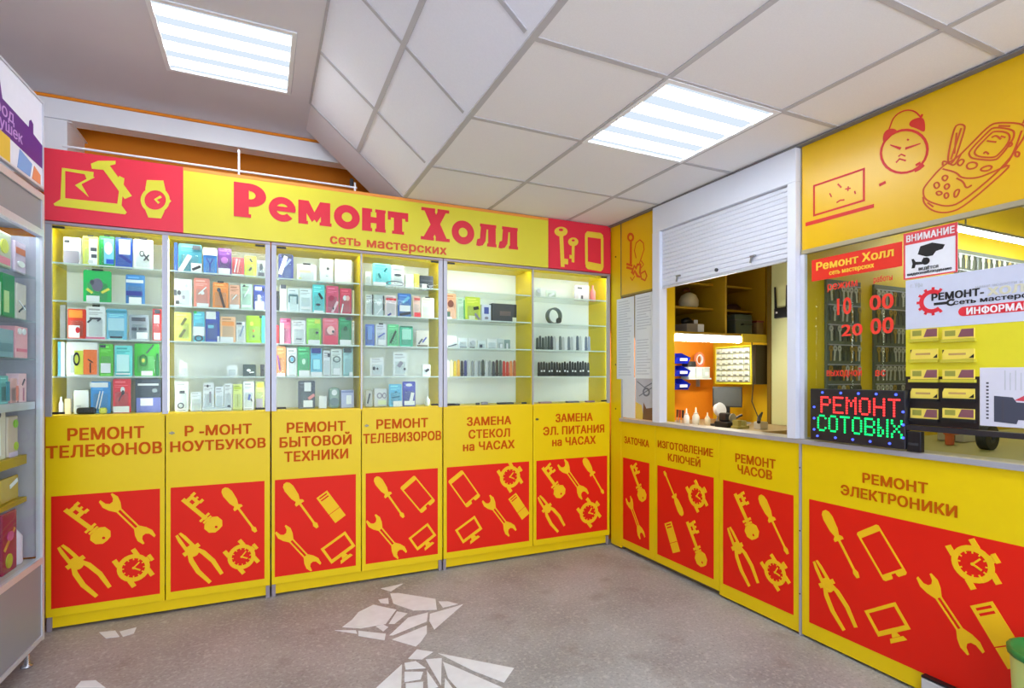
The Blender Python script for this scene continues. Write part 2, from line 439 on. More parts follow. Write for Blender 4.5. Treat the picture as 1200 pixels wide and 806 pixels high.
# lower ceiling, with openings for the light panels
LIGHTS_LOW = [(1.36, 1.96, -1.735, -1.135), (1.36, 1.96, -3.535, -2.935), (1.36, 1.96, -5.0, -4.4)]
LIGHTS_UP = [(-0.44, 0.15, -0.655, -0.055), (-0.44, 0.15, -3.0, -2.4), (-0.44, 0.15, -4.6, -4.0)]
def slab_with_holes(x0, x1, y0, y1, z0, z1, holes):
    m = MB(); ys = sorted(holes, key=lambda h: h[2]); cur = y0
    for (a, b, c, d) in ys:
        m.box(x0, x1, cur, c, z0, z1); m.box(x0, a, c, d, z0, z1); m.box(b, x1, c, d, z0, z1); cur = d
    m.box(x0, x1, cur, y1, z0, z1); return m
structure(slab_with_holes(XS1, 4.8, YN, YF, LOWC, LOWC + .12, LIGHTS_LOW).build('ceiling', CEILM))
structure(slab_with_holes(-1.5, XS0 + .07, YN, YF, UPC, UPC + .12, LIGHTS_UP).build('ceiling_upper', UPM))
th = math.atan2(UPC - LOWC, XS0 - XS1); SL = math.hypot(UPC - LOWC, XS1 - XS0)
sd = Vector((XS0 - XS1, 0, UPC - LOWC)).normalized(); nd = Vector((0, 1, 0)).cross(sd)   # sd up the slope
SLF = frame((XS1, 0, LOWC), sd, (0, 1, 0), sd.cross(Vector((0, 1, 0))))
sm = MB(SLF).box(0, SL, YN, 0.0, 0.001, 0.05)
if (SLF @ Vector((0, 0, 1)) - SLF @ Vector((0, 0, 0))).z < 0: pass
nz = sd.cross(Vector((0, 1, 0)))
sgn = 1.0 if nz.z > 0 else -1.0
sm.bm.free()
structure(MB(SLF).box(0, SL, YN, 0.0, 0.0, sgn * 0.05).build('ceiling_slope', M((238, 238, 246), 0.7, name='slope_tile', noise=0.04, nscale=120)))
structure(MB(SLF).box(0, SL, 0.004, 0.37, sgn * 0.006, sgn * 0.06).build('trim_slope', M((232, 228, 234), 0.7, name='slope_trim', nscale=5)))
gb = MB()
ylines = [-0.555 - 0.59 * k for k in range(9)]
for x in (1.36, 1.96): gb.box(x - .011, x + .011, YN, 0.0, LOWC - .004, LOWC + .002)
gb.box(XS1 - .004, XS1 + .022, YN, 0.0, LOWC - .005, LOWC + .002)
for y in ylines: gb.box(XS1, XR, y - .011, y + .011, LOWC - .0036, LOWC + .002)
structure(gb.build('trim_ceiling_grid', GRIDM))
gs = MB(SLF)
gs.box(SL * .5 - .011, SL * .5 + .011, YN, 0, -sgn * .004, sgn * .002)
for y in ylines: gs.box(0.02, SL, y - .010, y + .010, -sgn * .0036, sgn * .002)
gs.box(SL - .012, SL, YN, 0, -sgn * .004, sgn * .002); gs.box(0.0, SL, -.015, .0, -sgn * .0037, sgn * .002)
structure(gs.build('trim_slope_grid', GRIDM))
structure(MB().box(XR - .03, XR + .004, YN, 0.0, LOWC - .012, LOWC - .0045).build('trim_ceiling_edge', M((120, 118, 122), 0.5, name='edge_profile')))
# walls
structure(MB().box(XS0 + .075, 4.9, YN, YF, UPC, UPC + .1).box(4.8, 4.9, YN, YF, 0, UPC).box(XS0 + .075, 4.8, YN - .05, YN, LOWC, UPC).build('wall_light_stop', M((214, 212, 216), .6, name='light_stop_paint', nscale=5)))  # unseen roof and walls added to stop sky light leaking into the ceiling void
structure(MB().box(-1.5, 4.8, YF, YF + .1, 0, UPC + .1).build('wall_back', ORANGE))
structure(MB().box(-1.6, -1.5, YN, YF, 0, UPC + .1).build('wall_left', M((214, 212, 216), 0.6, name='wall_left_paint', nscale=5)))
BW = M((246, 247, 252), 0.6, name='bulkhead_white', nscale=5)
structure(MB().box(-1.5, 1.0, 0.5, 0.52, 2.672, 2.782).box(-1.5, 1.0, 0.52, 0.60, 2.672, 2.70).build('trim_beam', BW))
structure(MB().box(-1.5, -0.97, 0.52, YF, 2.665, 2.671).box(-1.5, -0.985, 0.49, YF, 2.34, 2.665).build('trim_duct', BW))
structure(MB().box(-1.5, 1.0, 0.496, 0.515, 2.784, 2.799).build('trim_orange_line', ORANGE))

# ---- light panels: housing, reflector, four tube strips
STRIP = emis((244, 251, 255), LAMP_STRENGTH * 1.9, 'tube_glow'); DIFF = emis((226, 240, 255), 0.86, 'diffuser_glow')
FILLV = emis((240, 248, 255), 34.0, 'side_fill_glow')  # glow of the added side strips in the showcases
FILL_TUBE = emis((240, 248, 255), FILL_TUBE_STRENGTH, 'fill_and_tube_glow')  # shared by the added shelf strips and the toy case tube
def light_panel(x0, x1, y0, y1, z, label, tubes_along_x):
    t = empty('ceiling_light', ((x0 + x1) / 2, (y0 + y1) / 2, z), label, 'ceiling light', 'square ceiling light panels')
    f = MB(); e = .022
    f.box(x0 + .002, x1 - .002, y0 + .002, y0 + e, z - .006, z + .02).box(x0 + .002, x1 - .002, y1 - e, y1 - .002, z - .006, z + .02)
    f.box(x0 + .002, x0 + e, y0 + e, y1 - e, z - .006, z + .02).box(x1 - e, x1 - .002, y0 + e, y1 - e, z - .006, z + .02)
    f.build('frame', WHITE, t)
    MB().box(x0 + e, x1 - e, y0 + e, y1 - e, z + .012, z + .06).build('housing', WHITE, t)
    MB().box(x0 + e, x1 - e, y0 + e, y1 - e, z + .006, z + .0115).build('diffuser', DIFF, t)
    for k in range(4):
        q = MB(); 
        if tubes_along_x:
            c = y0 + e + (y1 - y0 - 2 * e) * (k + .5) / 4; q.box(x0 + e + .006, x1 - e - .006, c - .036, c + .036, z + .002, z + .0058)
        else:
            c = x0 + e + (x1 - x0 - 2 * e) * (k + .5) / 4; q.box(c - .036, c + .036, y0 + e + .006, y1 - e - .006, z + .002, z + .0058)
        q.build('tube', STRIP, t)
LL = ['square four-tube light panel in the white grid ceiling near the roller shutter', 'square light panel in the grid ceiling behind the viewer', 'square light panel in the grid ceiling by the entrance']
LU = ['square four-tube light panel in the raised grey ceiling above the long shop sign', 'square light panel in the raised ceiling behind the viewer', 'square light panel in the raised ceiling by the entrance']
for k, q in enumerate(LIGHTS_LOW): light_panel(*q, LOWC, LL[k], True)
for k, q in enumerate(LIGHTS_UP): light_panel(*q, UPC, LU[k], True)

# ================================================================== THE THREE SHOWCASES
BX = [-0.945, -0.452, 0.048, 0.541, 1.046, 1.687, 2.322]
ZS = [1.045, 1.235, 1.42, 1.605, 1.79]           # bottom board and four glass shelves
ZT = 1.965; DEP = 0.27; SH_T = 0.007
DOORS = [
 dict(hinge=0, red=(60, 187.5), txt=[('РЕМОНТ', 79, 169, 507.5, 13.6), ('ТЕЛЕФОНОВ', 54, 190, 527, 13.6)],
      ic=[('k', 75,596,127,634), ('w', 123,582,176,633), ('p', 70,639,122,694), ('c', 142,646,171,684)]),
 dict(hinge=1, red=(200, 310), txt=[('Р -МОНТ', 216.5, 295, 503.5, 11.5), ('НОУТБУКОВ', 199.5, 311.5, 521, 11.5)],
      ic=[('k', 213,584,258,621), ('s', 262,572,300,623), ('p', 208,625,254,678), ('c', 269,636,297,668)]),
 dict(hinge=0, red=(322, 417), txt=[('РЕМОНТ', 336, 405, 500, 11.3), ('БЫТОВОЙ', 327.5, 412, 516.5, 11.3), ('ТЕХНИКИ', 333, 408, 533.2, 11.3)],
      ic=[('s', 334,566,372,618), ('f', 377,579,399,608), ('w', 328,619,371,665), ('m', 381,652,411,630)]),
 dict(hinge=1, red=(428.5, 513), txt=[('РЕМОНТ', 441, 501.5, 496, 10.6), ('ТЕЛЕВИЗОРОВ', 425.5, 517, 512, 10.6)],
      ic=[('s', 440,559,473,606), ('h', 477,564,502,594), ('w', 434,606,472,651), ('m', 483,638,506.5,619)]),
 dict(hinge=0, red=(523.5, 620), txt=[('ЗАМЕНА', 547, 599, 493, 9.6), ('СТЕКОЛ', 549, 597.5, 507.7, 9.6), ('на ЧАСАХ', 542.5, 603, 521.8, 9.6)],
      ic=[('h', 533,557,555,588), ('c', 588,543,607,574), ('w', 569,583,601,625), ('f', 600,581,616,605), ('m', 537,629,561,611)]),
 dict(hinge=1, red=(628.5, 711.5), txt=[('ЗАМЕНА', 651, 694.5, 489, 9.2), ('ЭЛ. ПИТАНИЯ', 636.5, 708, 503.5, 9.2), ('на ЧАСАХ', 647, 698, 516.5, 9.2)],
      ic=[('k', 635,547,660,582), ('w', 657,541,686,582), ('s', 684,537,707,578), ('p', 631,581,658,620), ('c', 680,587,700,614)])]
CASE_LABEL = ['display showcase with white-lit shelves, phone and laptop repair lettering on its cupboards',
              'display showcase with appliance and television repair lettering on its cupboard doors',
              'display showcase with watch glass and battery lettering on wider cupboard doors']
FR0 = FF(0.0)
for c in range(3):
    x0, xm, x1 = BX[2 * c], BX[2 * c + 1], BX[2 * c + 2]
    root = empty('display_showcase', ((x0 + x1) / 2, 0.13, 0), CASE_LABEL[c], 'display cabinet', 'glass fronted showcases in a row')
    a, b = x0 + .003, x1 - .003
    for xa, xb in ((a, a + .016), (xm - .008, xm + .008), (b - .016, b)):
        MB().box(xa, xb, .012, DEP - .012, ZS[0], ZT).build('side_panel', YELI, root)
    MB().box(a, b, .012, DEP - .012, ZT, ZT + .016).build('top_panel', YELI, root)
    MB().box(a, b, .004, DEP - .012, ZS[0] - .016, ZS[0]).build('bottom_board', YELI, root)
    MB().box(a, b, DEP - .011, DEP, .05, ZT + .016).build('back_panel', BACK, root)
    MB().box(a, b, .03, DEP - .012, .05, .066).build('base_board', YEL, root)
    MB().box(a + .02, b - .02, .022, .04, .012, .068).build('plinth', YEL, root)
    for px in (a + .012, b - .012): MB().box(px - .01, px + .01, .012, .034, 0, .068).build('foot', M((150, 140, 150), .5, .3, 'foot_metal'), root)
    for px, wd in ((a + .0125, .0125), (xm, .013 if c == 0 else .004), (b - .0125, .0125)):
        MB().box(px - wd, px + wd, -.004, .0105, ZS[0] - .004, ZT + .002).build('upright', ALU, root)
    MB().box(a, b, -.006, .0105, ZT + .003, ZT + .016).build('top_rail', M((160, 148, 158), .4, .3, 'rail_metal'), root)
    for k, (xa, xb) in enumerate(((x0 + .0245, xm - (.014 if c == 0 else .0085)), (xm + (.014 if c == 0 else .0085), x1 - .0245))):
        d = DOORS[2 * c + k]
        for zz in ZS[1:]:
            sh = MB().box(xa + .001, xb - .001, .016, DEP - .013, zz - SH_T, zz).build('glass_shelf', SHELFG, root)
            MB().box(xa + .001, xb - .001, .0125, .0158, zz - SH_T, zz).build('shelf_edge', EDGE, sh)
        MB().box(xa + .02, xb - .02, .0172, .030, ZT - .006, ZT - .0005).build('fill_strip', FILL_TUBE, root); MB().box(xa + .001, xb - .001, .0125, .0168, ZT - .0135, ZT - .0005).build('fill_strip_lip', YELI, root)  # strip added to brighten the shelves, lip added to hide it
        for sx_ in ((xa - .005, xa - .001), (xb + .001, xb + .005)) if c == 0 else (((xa - .005, xa - .001),) if k == 0 else ((xb + .001, xb + .005),)):
            MB().box(sx_[0], sx_[1], .0125, .0158, ZS[0] + .01, ZT - .016).build('fill_strip', FILLV, root)  # side strips added out of sight to light back panel and goods
        gd = MB().box(xa + .004, xb - .004, .0035, .0085, ZS[0] + .004, ZT - .003).build('glass_door', GLASS, root)
        hx = xa + .03 if d['hinge'] == 0 else xb - .03
        for hz in (ZT - .014, ZS[0] + .006):
            MB().box(hx - .024, hx + .024, -.004, .0030, hz, hz + .011, bev=.002).build('hinge', BLACK, gd)
        # cupboard door
        da, db = (x0 + .004, xm - .0025) if k == 0 else (xm + .0025, x1 - .004)
        dr = MB().box(da, db, 0.0, .018, .072, ZS[0] - .008, bev=.0015).build('cupboard_door', YEL, root)
        ra = F(d['red'][0], 600)[0]; rb = F(d['red'][1], 600)[0]
        MB(FR0).rect(ra, .113, rb, .655, .0004, .0014).build('red_panel', RED, dr)
        for (s_, u0, u1, vc, hpx) in d['txt']:
            sa = F(u0, vc)[0]; sb = F(u1, vc)[0]; um = (u0 + u1) / 2
            zb = F(um, vc + hpx / 2)[1]; zt_ = F(um, vc - hpx / 2)[1]
            lettering(s_, FR0, sa, sb, zb, (zt_ - zb), DRED, dr, bold=.032)
        for (k_, u0, v0, u1, v1) in d['ic']: icon(k_, FR0, F(u0, v0), F(u1, v1), dr, off=.0014)
        if k == 1:
            lk = MB(frame((xm + .03, 0, .94), (1, 0, 0), (0, 0, 1), (0, -1, 0))); lk.disc(0, 0, .008, h0=0, h1=.004); lk.rect(-.012, -.004, .012, .004, .004, .007)
            lk.build('lock', M((120, 116, 90), .3, .8, 'lock_metal'), dr)

# ================================================================== LONG SIGN OVER THE SHOWCASES
root = empty('shop_sign', ((BX[0] + BX[6]) / 2, .01, 1.986), 'long yellow and red sign board reading Ремонт Холл above the showcases', 'sign')
ZB, ZU = 1.986, 2.331
xa, xb = F(215, 300)[0], F(642, 300)[0]
MB().box(xa, xb, -.006, .012, ZB, ZU).build('yellow_board', SYEL, root)
MB().box(BX[0], xa - .0005, -.006, .012, ZB, ZU).build('red_board', SRED, root)
MB().box(xb + .0005, BX[6], -.006, .012, ZB, ZU).build('red_board', SRED, root)
MB().box(BX[0], BX[6], .0135, .03, ZB - .001, ZU + .0025).build('backing_frame', M((190, 60, 40), .5, name='red_edge'), root)
MB().box(xa + .001, xb - .001, -.0068, -.0061, ZU - .018, ZU).build('top_stripe', M((236, 150, 60), .5, name='orange_stripe'), root)
SF = FF(-.006)
def zq(p): return F(40 + p[0] / 3.3333, 160 + p[1] / 3.3333, -.006)
def P(l): return [zq(p) for p in l]
q = MB(SF)
q.stroke(P([(112,250),(115,128),(232,146)]), .018, 0, .001); q.stroke(P([(330,160),(345,166),(333,268)]), .018, 0, .001)
q.prism(P([(112,240),(338,264),(362,296),(356,304),(80,270),(76,262)]), 0, .0012)
q.prism(P([(218,140),(236,160),(185,186),(213,236),(160,190),(205,166),(195,140)]), 0, .0011)
q.build('broken_laptop_icon', SYEL, root)
q = MB(SF); q.prism(P([(222,106),(250,95),(318,95),(318,108),(286,116),(270,130),(226,126)]), 0, .0014); q.stroke(P([(276,112),(368,238)]), .036, 0, .0013)
q.build('hammer_icon', SYEL, root)
q = MB(SF); o_ = P([(473 + 57 * math.cos(i * math.pi / 14), 248 + 52 * math.sin(i * math.pi / 14)) for i in range(28)]); i_ = P([(473 + 42 * math.cos(i * math.pi / 14), 248 + 38 * math.sin(i * math.pi / 14)) for i in range(28)])
q.strip(o_, i_, 0, .001); q.prism(P([(440,170),(505,172),(514,212),(434,208)]), 0, .0011); q.prism(P([(434,286),(510,290),(496,320),(446,316)]), 0, .0011)
q.prism(P([(524,240),(536,252),(524,264)]), 0, .0011); q.stroke(P([(496,234),(474,246),(488,260)]), .012, 0, .001)
q.build('watch_icon', SYEL, root)
def zr(p): return F(380 + p[0] / 3, 200 + p[1] / 3, -.006)
def P2(l): return [zr(p) for p in l]
def circ(cx, cy, rx, ry, n=20): return [(cx + rx * math.cos(2 * math.pi * i / n), cy + ry * math.sin(2 * math.pi * i / n)) for i in range(n)]
KY = M((240, 208, 60), .4, name='sign_key_yellow')
q = MB(SF); q.strip(P2(circ(832,214,23,17)), P2(circ(832,208,8,5)), 0, .001); q.stroke(P2([(833,228),(838,338)]), .03, 0, .0011); q.prism(P2([(840,308),(857,311),(857,330),(840,327)]), 0, .0012); q.build('key_icon', KY, root)
q = MB(SF); q.strip(P2(circ(875,250,18,15)), P2(circ(875,245,6,4)), 0, .001); q.stroke(P2([(875,262),(874,322)]), .022, 0, .0011); q.prism(P2([(862,296),(873,297),(873,310),(862,308)]), 0, .0012); q.build('key_icon', KY, root)
q = MB(SF)
q.prism(P2([(917,222),(924,213),(972,219),(980,227),(980,240),(917,232)]), 0, .001); q.prism(P2([(919,318),(980,330),(980,346),(972,354),(926,346),(919,338)]), 0, .001)
q.stroke(P2([(921,228),(922,330)]), .022, 0, .0011); q.stroke(P2([(977,235),(977,340)]), .022, 0, .0011); q.build('phone_icon', KY, root)
# heavy slab letters, unit cap height, drawn from bars and bowls
def L_(ch):
    m = MB()
    def S(*a): m.rect(*a)
    if ch == 'Р': S(0, 0, .40, 1); m.ring(.42, .66, .45, .34, .36, a0=-90, a1=90, n=16); S(.38, .80, .44, 1); S(.38, .32, .44, .54); S(0, 0, .46, .10); wd = .87
    elif ch == 'е': m.ring(.38, .36, .38, .37, .45, a0=20, a1=318, n=24); S(.12, .30, .735, .44); m.prism([(.735, .30), (.76, .36), (.74, .50), (.55, .50), (.55, .30)], 0, 1); wd = .76
    elif ch == 'м': S(0, 0, .24, .72); S(.66, 0, .94, .72); m.prism([(.0, .72), (.30, .72), (.54, .25), (.40, .08)], 0, 1); m.prism([(.94, .72), (.64, .72), (.40, .25), (.54, .08)], 0, 1); S(0, 0, .28, .1); S(.62, 0, .98, .1); wd = .98
    elif ch == 'о': m.ring(.40, .36, .40, .38, .40, n=28); wd = .80
    elif ch == 'н': S(0, 0, .28, .72); S(.46, 0, .74, .72); S(.26, .27, .48, .46); S(0, .62, .32, .72); S(.42, .62, .76, .72); S(0, 0, .32, .1); S(.42, 0, .76, .1); wd = .76
    elif ch == 'т': S(.20, 0, .48, .72); S(0, .52, .68, .72); S(0, .44, .1, .54); S(.58, .44, .68, .54); S(.14, 0, .54, .1); wd = .68
    elif ch == 'Х': m.prism([(.06, 1), (.40, 1), (.90, 0), (.54, 0)], 0, 1); m.prism([(.88, 1), (.60, 1), (.02, 0), (.34, 0)], 0, 1); S(0, .90, .46, 1); S(.54, .90, .94, 1); S(-.02, 0, .42, .1); S(.48, 0, .96, .1); wd = .96
    elif ch == 'л': m.prism([(0, 0), (.04, .2), (.14, .24), (.18, .72), (.72, .72), (.72, 0), (.44, 0), (.44, .55), (.38, .55), (.34, .16), (.24, .02), (.10, -.02)], 0, 1); S(.14, .62, .74, .72); S(.40, 0, .75, .1); wd = .75
    return m.mesh('letter'), wd
def slab_word(word, u0, u1, vb0, vb1, capz, mat, parent):
    ws = []; x = 0.0
    for ch in word:
        me, wd = L_(ch); ws.append((me, x)); x += wd + .07
    x -= .07
    sa = F(u0, 250)[0]; sb = F(u1, 250)[0]; zb = F((u0 + u1) / 2, (vb0 + vb1) / 2)[1]
    jm = MB()
    for me, x0_ in ws:
        b2 = bmesh.new(); b2.from_mesh(me)
        bmesh.ops.transform(b2, matrix=SF @ Matrix.Translation((sa, zb, 0)) @ Matrix.Diagonal(((sb - sa) / x, capz, .0015, 1)) @ Matrix.Translation((x0_, 0, 0)), verts=b2.verts)
        tmp = bpy.data.meshes.new('letter'); b2.to_mesh(tmp); b2.free(); jm.bm.from_mesh(tmp); bpy.data.meshes.remove(tmp); bpy.data.meshes.remove(me)
    return jm.build('lettering', mat, parent)
LTR = M((222, 34, 58), .4, name='sign_letter_red')
zP0, zP1 = F(290, 253.5)[1], F(290, 213.5)[1]
slab_word('Ремонт', 274, 478, 253.5, 276, zP1 - zP0, LTR, root).matrix_basis = Matrix.Translation((0, 0, 0))
zX0 = F(510, 281.5)[1]; zX1 = F(510, 244)[1]
slab_word('Холл', 493.5, 606.5, 281.5, 292, zX1 - zX0, LTR, root)
SML = M((214, 80, 30), .45, name='sign_small_letters')
lettering('сеть', SF, F(386.5, 280)[0], F(422.5, 280)[0], F(455, 292)[1], .055, SML, root, bold=.03); lettering('мастерских', SF, F(429.5, 285)[0], F(523, 280)[0], F(455, 292)[1], .055, SML, root, bold=.03)

# thin rail and its post behind the sign top
root = empty('hanging_rail', (-.1, .10, 2.34), 'thin white metal rail running along the top of the shop sign', 'rail')
r0 = F(102, 175, .1); r1 = F(418, 217, .1)
MB().tube([(r0[0] - .1, .1, r0[1]), (r1[0], .1, r0[1])], .006).build('rail', WHITE, root)
for u in (280, 416):
    px = F(u, 200, .1)[0]; MB().tube([(px, .1, 2.335), (px, .1, r0[1] + (.12 if u == 280 else .03))], .006).build('post', WHITE, root)
for u in (280, 416):
    px = F(u, 200, .1)[0]; MB().box(px - .008, px + .008, .0302, .106, 2.318, 2.334).build('bracket', ALU, root)
MB().box(F(410,200,.1)[0] , F(414,200,.1)[0], .09, .11, r0[1] + .008, r0[1] + .05, bev=.003).build('clamp', BLACK, root)

# ================================================================== PRODUCTS ON THE SHELVES
def rounded(w_, h_, r, n=3):
    pts = []
    for cx, cy, a0 in ((w_ / 2 - r, h_ - r, 0), (-w_ / 2 + r, h_ - r, 90), (-w_ / 2 + r, r, 180), (w_ / 2 - r, r, 270)):
        for i in range(n + 1):
            a = math.radians(a0 + 90 * i / n); pts.append((cx + r * math.cos(a), cy + r * math.sin(a)))
    return pts
def product(fr, w_, h_, kind, col, acc, label, group, hook=False, dep=None, cat=None):
    """fr: frame at base centre of the front face; local x width, y height, z towards the viewer"""
    rgh = .35
    if kind == 'card':
        m = MB(); r = min(w_, h_) * .08; m.prism(rounded(w_, h_, r), -.006, 0)
        nm, ct = 'accessory_pack', 'accessory pack'; o = m.build(nm, M(col, rgh), None, fr)
        if h_ > .05:
            bl = MB(); bl.box(-w_ * .36, w_ * .36, h_ * .10, h_ * .62, .0002, .012, bev=.004); bl.build('blister', CLEAR, o, fr)
    elif kind == 'box':
        d = dep or min(.06, w_ * .6); nm, ct = 'product_box', 'carton'
        o = MB().box(-w_ / 2, w_ / 2, 0, h_, -d, 0, bev=min(.0015, w_ * .1)).build(nm, M(col, rgh), None, fr)
    elif kind == 'bag':
        nm, ct = 'plastic_bag', 'bag'; m = MB(); m.box(-w_ / 2, w_ / 2, 0, h_, -.012, .0, bev=.005)
        o = m.build(nm, M(col, .25), None, fr, smooth=False)
    elif kind == 'bottle':
        nm, ct = 'bottle', 'bottle'; m = MB(); R0 = w_ / 2
        m.lathe([(R0 * .9, 0), (R0, h_ * .04), (R0, h_ * .6), (R0 * .5, h_ * .75), (R0 * .35, h_ * .8), (R0 * .35, h_)], 14, Matrix.Translation((0, 0, -R0)) @ Matrix.Rotation(-math.pi / 2, 4, 'X'))
        o = m.build(nm, M(col, .3), None, fr, smooth=True)
    elif kind == 'strap':
        nm, ct = 'watch_strap', 'watch strap'
        m = MB(); m.prism([(-w_ * .5, 0), (w_ * .5, 0), (w_ * .42, h_ * .9), (w_ * .2, h_), (-w_ * .2, h_), (-w_ * .42, h_ * .9)], -.004, 0)
        m.rect(-w_ * .55, h_ * .14, w_ * .55, h_ * .2, -.005, .002)
        o = m.build(nm, M(col, .5), None, fr)
    elif kind == 'lump':
        nm, ct = 'small_gadget', 'gadget'; m = MB(); m.box(-w_ / 2, w_ / 2, 0, h_, -w_ * .4, 0, bev=min(w_, h_) * .3); o = m.build(nm, M(col, .4), None, fr)
    elif kind == 'cable':
        nm, ct = 'coiled_cable', 'cable'; m = MB(); pts = []
        for i in range(40):
            a = i / 39 * 4 * math.pi; pts.append((w_ * .46 * math.cos(a), .004 + h_ * .5 * (1 + .95 * math.sin(a)) * .9, -.004 * i / 39 - .003))
        m.tube(pts, .003, 6); o = m.build(nm, M(col, .5), None, fr, smooth=True)
    else:
        nm, ct = 'small_gadget', 'gadget'; o = MB().box(-w_ / 2, w_ / 2, 0, h_, -.02, 0, bev=.002).build(nm, M(col, .4), None, fr)
    tag(o, label, cat or ct, group)
    if kind == 'card' and h_ > .1 and len(acc) < 5:
        lc = tuple(min(255, q + 50) if sum(col) < 560 else q - 60 for q in col)
        m = MB(); m.rect(-w_ * .38, h_ * .88, w_ * .2, h_ * .93, .0003, .0008); m.rect(-w_ * .38, h_ * .80, w_ * .34, h_ * .82, .0003, .0008); m.rect(-w_ * .38, h_ * .75, w_ * .1, h_ * .77, .0003, .0008); m.rect(-w_ * .4, h_ * .03, w_ * .3, h_ * .06, .0003, .0008)
        m.build('print', M(lc, .4), o, fr)
    h0 = .0004; lvl = 0
    for ac in acc:
        k = ac[0]; c = ac[-1]; lvl += 1; top = h0 + .0012 + .0006 * lvl
        if kind == 'card' and k in 'rodvnp': pass
        m = MB()
        base_ = .0125 if (kind == 'card' and h_ > .05) else h0
        if k == 'l': base_ = .0125 if (kind == 'card' and h_ > .05) else h0
        X = lambda s: (s - .5) * w_
        Y = lambda t: t * h_
        a = ac[1:-1]
        if k in 'rl': m.rect(X(a[0]), Y(a[1]), X(a[2]), Y(a[3]), base_, base_ + .0008 + .0004 * lvl)
        elif k == 'o': m.disc(X(a[0]), Y(a[1]), a[2] * w_, a[3] * h_, base_, base_ + .003 + .0004 * lvl, n=16)
        elif k == 'n': m.ring(X(a[0]), Y(a[1]), a[2] * w_, a[3] * h_, .65, base_, base_ + .003 + .0004 * lvl, n=16)
        elif k == 'd': m.stroke([(X(a[0]), Y(a[1])), (X(a[2]), Y(a[3]))], a[4] * w_, base_, base_ + .002 + .0004 * lvl)
        elif k == 'y':
            m.stroke([(X(.25), Y(.6)), (X(.5), Y(.38)), (X(.5), Y(.1))], .05 * w_ + .002, base_, base_ + .002); m.stroke([(X(.75), Y(.6)), (X(.5), Y(.38))], .05 * w_ + .002, base_, base_ + .0022)
        m.build('price_label' if k == 'l' else 'print', M(c, .4), o, fr)
    if hook:
        m = MB(); m.box(-w_ * .2, w_ * .2, h_ - .002, h_ + .007, -.005, .002, bev=.002); m.build('hang_tab', BLACK, o, fr)
    return o
ORD = ['first', 'second', 'third', 'fourth', 'fifth', 'sixth', 'seventh', 'eighth', 'ninth', 'tenth', 'eleventh', 'twelfth', 'thirteenth', 'fourteenth', 'fifteenth', 'sixteenth', 'seventeenth', 'eighteenth', 'nineteenth', 'twentieth',
       'twenty-first', 'twenty-second', 'twenty-third', 'twenty-fourth', 'twenty-fifth']
SHELF = ['bottom shelf', 'fourth shelf', 'third shelf', 'second shelf', 'top shelf']
YI = 0.085
def bay(bi, row, items):
    for it in items:
        u0, u1, vt, kind, col, lab = it[:6]; acc = it[6] if len(it) > 6 else []; hook = len(it) > 7 and it[7]
        z0 = ZS[row]; yy = YI + (.03 if kind in ('bag',) else 0)
        xa, xb = F(u0, 440, yy)[0], F(u1, 440, yy)[0]
        lo, hi = BX[bi] + .028, BX[bi + 1] - .028
        xa = max(xa, lo); xb = min(xb, hi)
        zt_ = F((u0 + u1) / 2, vt, yy)[1]; h = max(zt_ - z0, .012); h = min(h, (ZS + [ZT])[row + 1] - z0 - .014)
        if kind in ('cable',) or (kind == 'lump' and h < .04): yy = .035
        fr = frame(((xa + xb) / 2, yy, z0 + .0003), (1, 0, 0), (0, 0, 1), (0, -1, 0))
        suffix = ' on %s of %s bay' % (SHELF[row], ORD[bi])
        product(fr, (xb - xa) * .97, h, kind, col, acc, lab + suffix, 'goods on the %s of the %s showcase bay' % (SHELF[row], ORD[bi]), hook)
W = (238, 240, 244); LG = (200, 206, 214); DG = (70, 74, 86); BK = (28, 28, 34); BL = (40, 90, 200); LB = (120, 196, 232); RD = (226, 50, 60); OR = (240, 120, 60); GR = (40, 176, 84); LM = (140, 210, 60); YG = (222, 226, 90)
CY = (110, 214, 226); PU = (120, 60, 150); PK = (236, 130, 160); TE = (70, 150, 176); NV = (44, 56, 150); SA = (236, 140, 126); MG = (150, 144, 160)
bay(0, 4, [(74, 95, 278, 'card', W, 'white card with mauve-grey lower half', [('r', .05, .03, .95, .5, MG), ('r', .1, .78, .4, .86, DG)]),
  (96.5, 115.5, 277, 'card', (226, 232, 110), 'yellow edged card with three dark devices', [('r', .45, .05, .98, .9, W), ('r', .55, .5, .95, .62, DG), ('r', .6, .28, .95, .4, DG), ('r', .4, .1, .7, .2, LG)], True),
  (116, 134.5, 274, 'card', GR, 'green edged blue and white card', [('r', .35, .1, 1, .9, LB), ('o', .65, .6, .25, .2, W), ('r', .5, .12, 1, .26, BL)], True),
  (135, 155.5, 277, 'card', BL, 'blue card with a white window', [('r', .25, .45, .9, .92, W), ('d', .3, .42, .95, .2, .2, NV)], True),
  (156, 180, 280, 'card', W, 'plain white card with small grey emblem', [('n', .45, .52, .12, .1, DG), ('d', .55, .3, .8, .5, .08, DG), ('d', .8, .3, .55, .5, .08, DG)], True)])
bay(0, 3, [(97, 131, 317, 'card', (24, 180, 90), 'green pack holding a grey round speaker', [('o', .52, .55, .2, .2, (110, 106, 128)), ('o', .34, .62, .08, .08, DG), ('d', .15, .42, .35, .3, .1, YG), ('d', .95, .45, .68, .32, .1, YG), ('l', .14, .02, .6, .22, W)], True),
  (147, 170, 322, 'card', (60, 130, 200), 'blue pack with white price label, standing alone', [('r', .05, .72, .95, .82, W), ('r', .05, .3, .9, .45, NV), ('l', .2, .03, .85, .25, W)])])
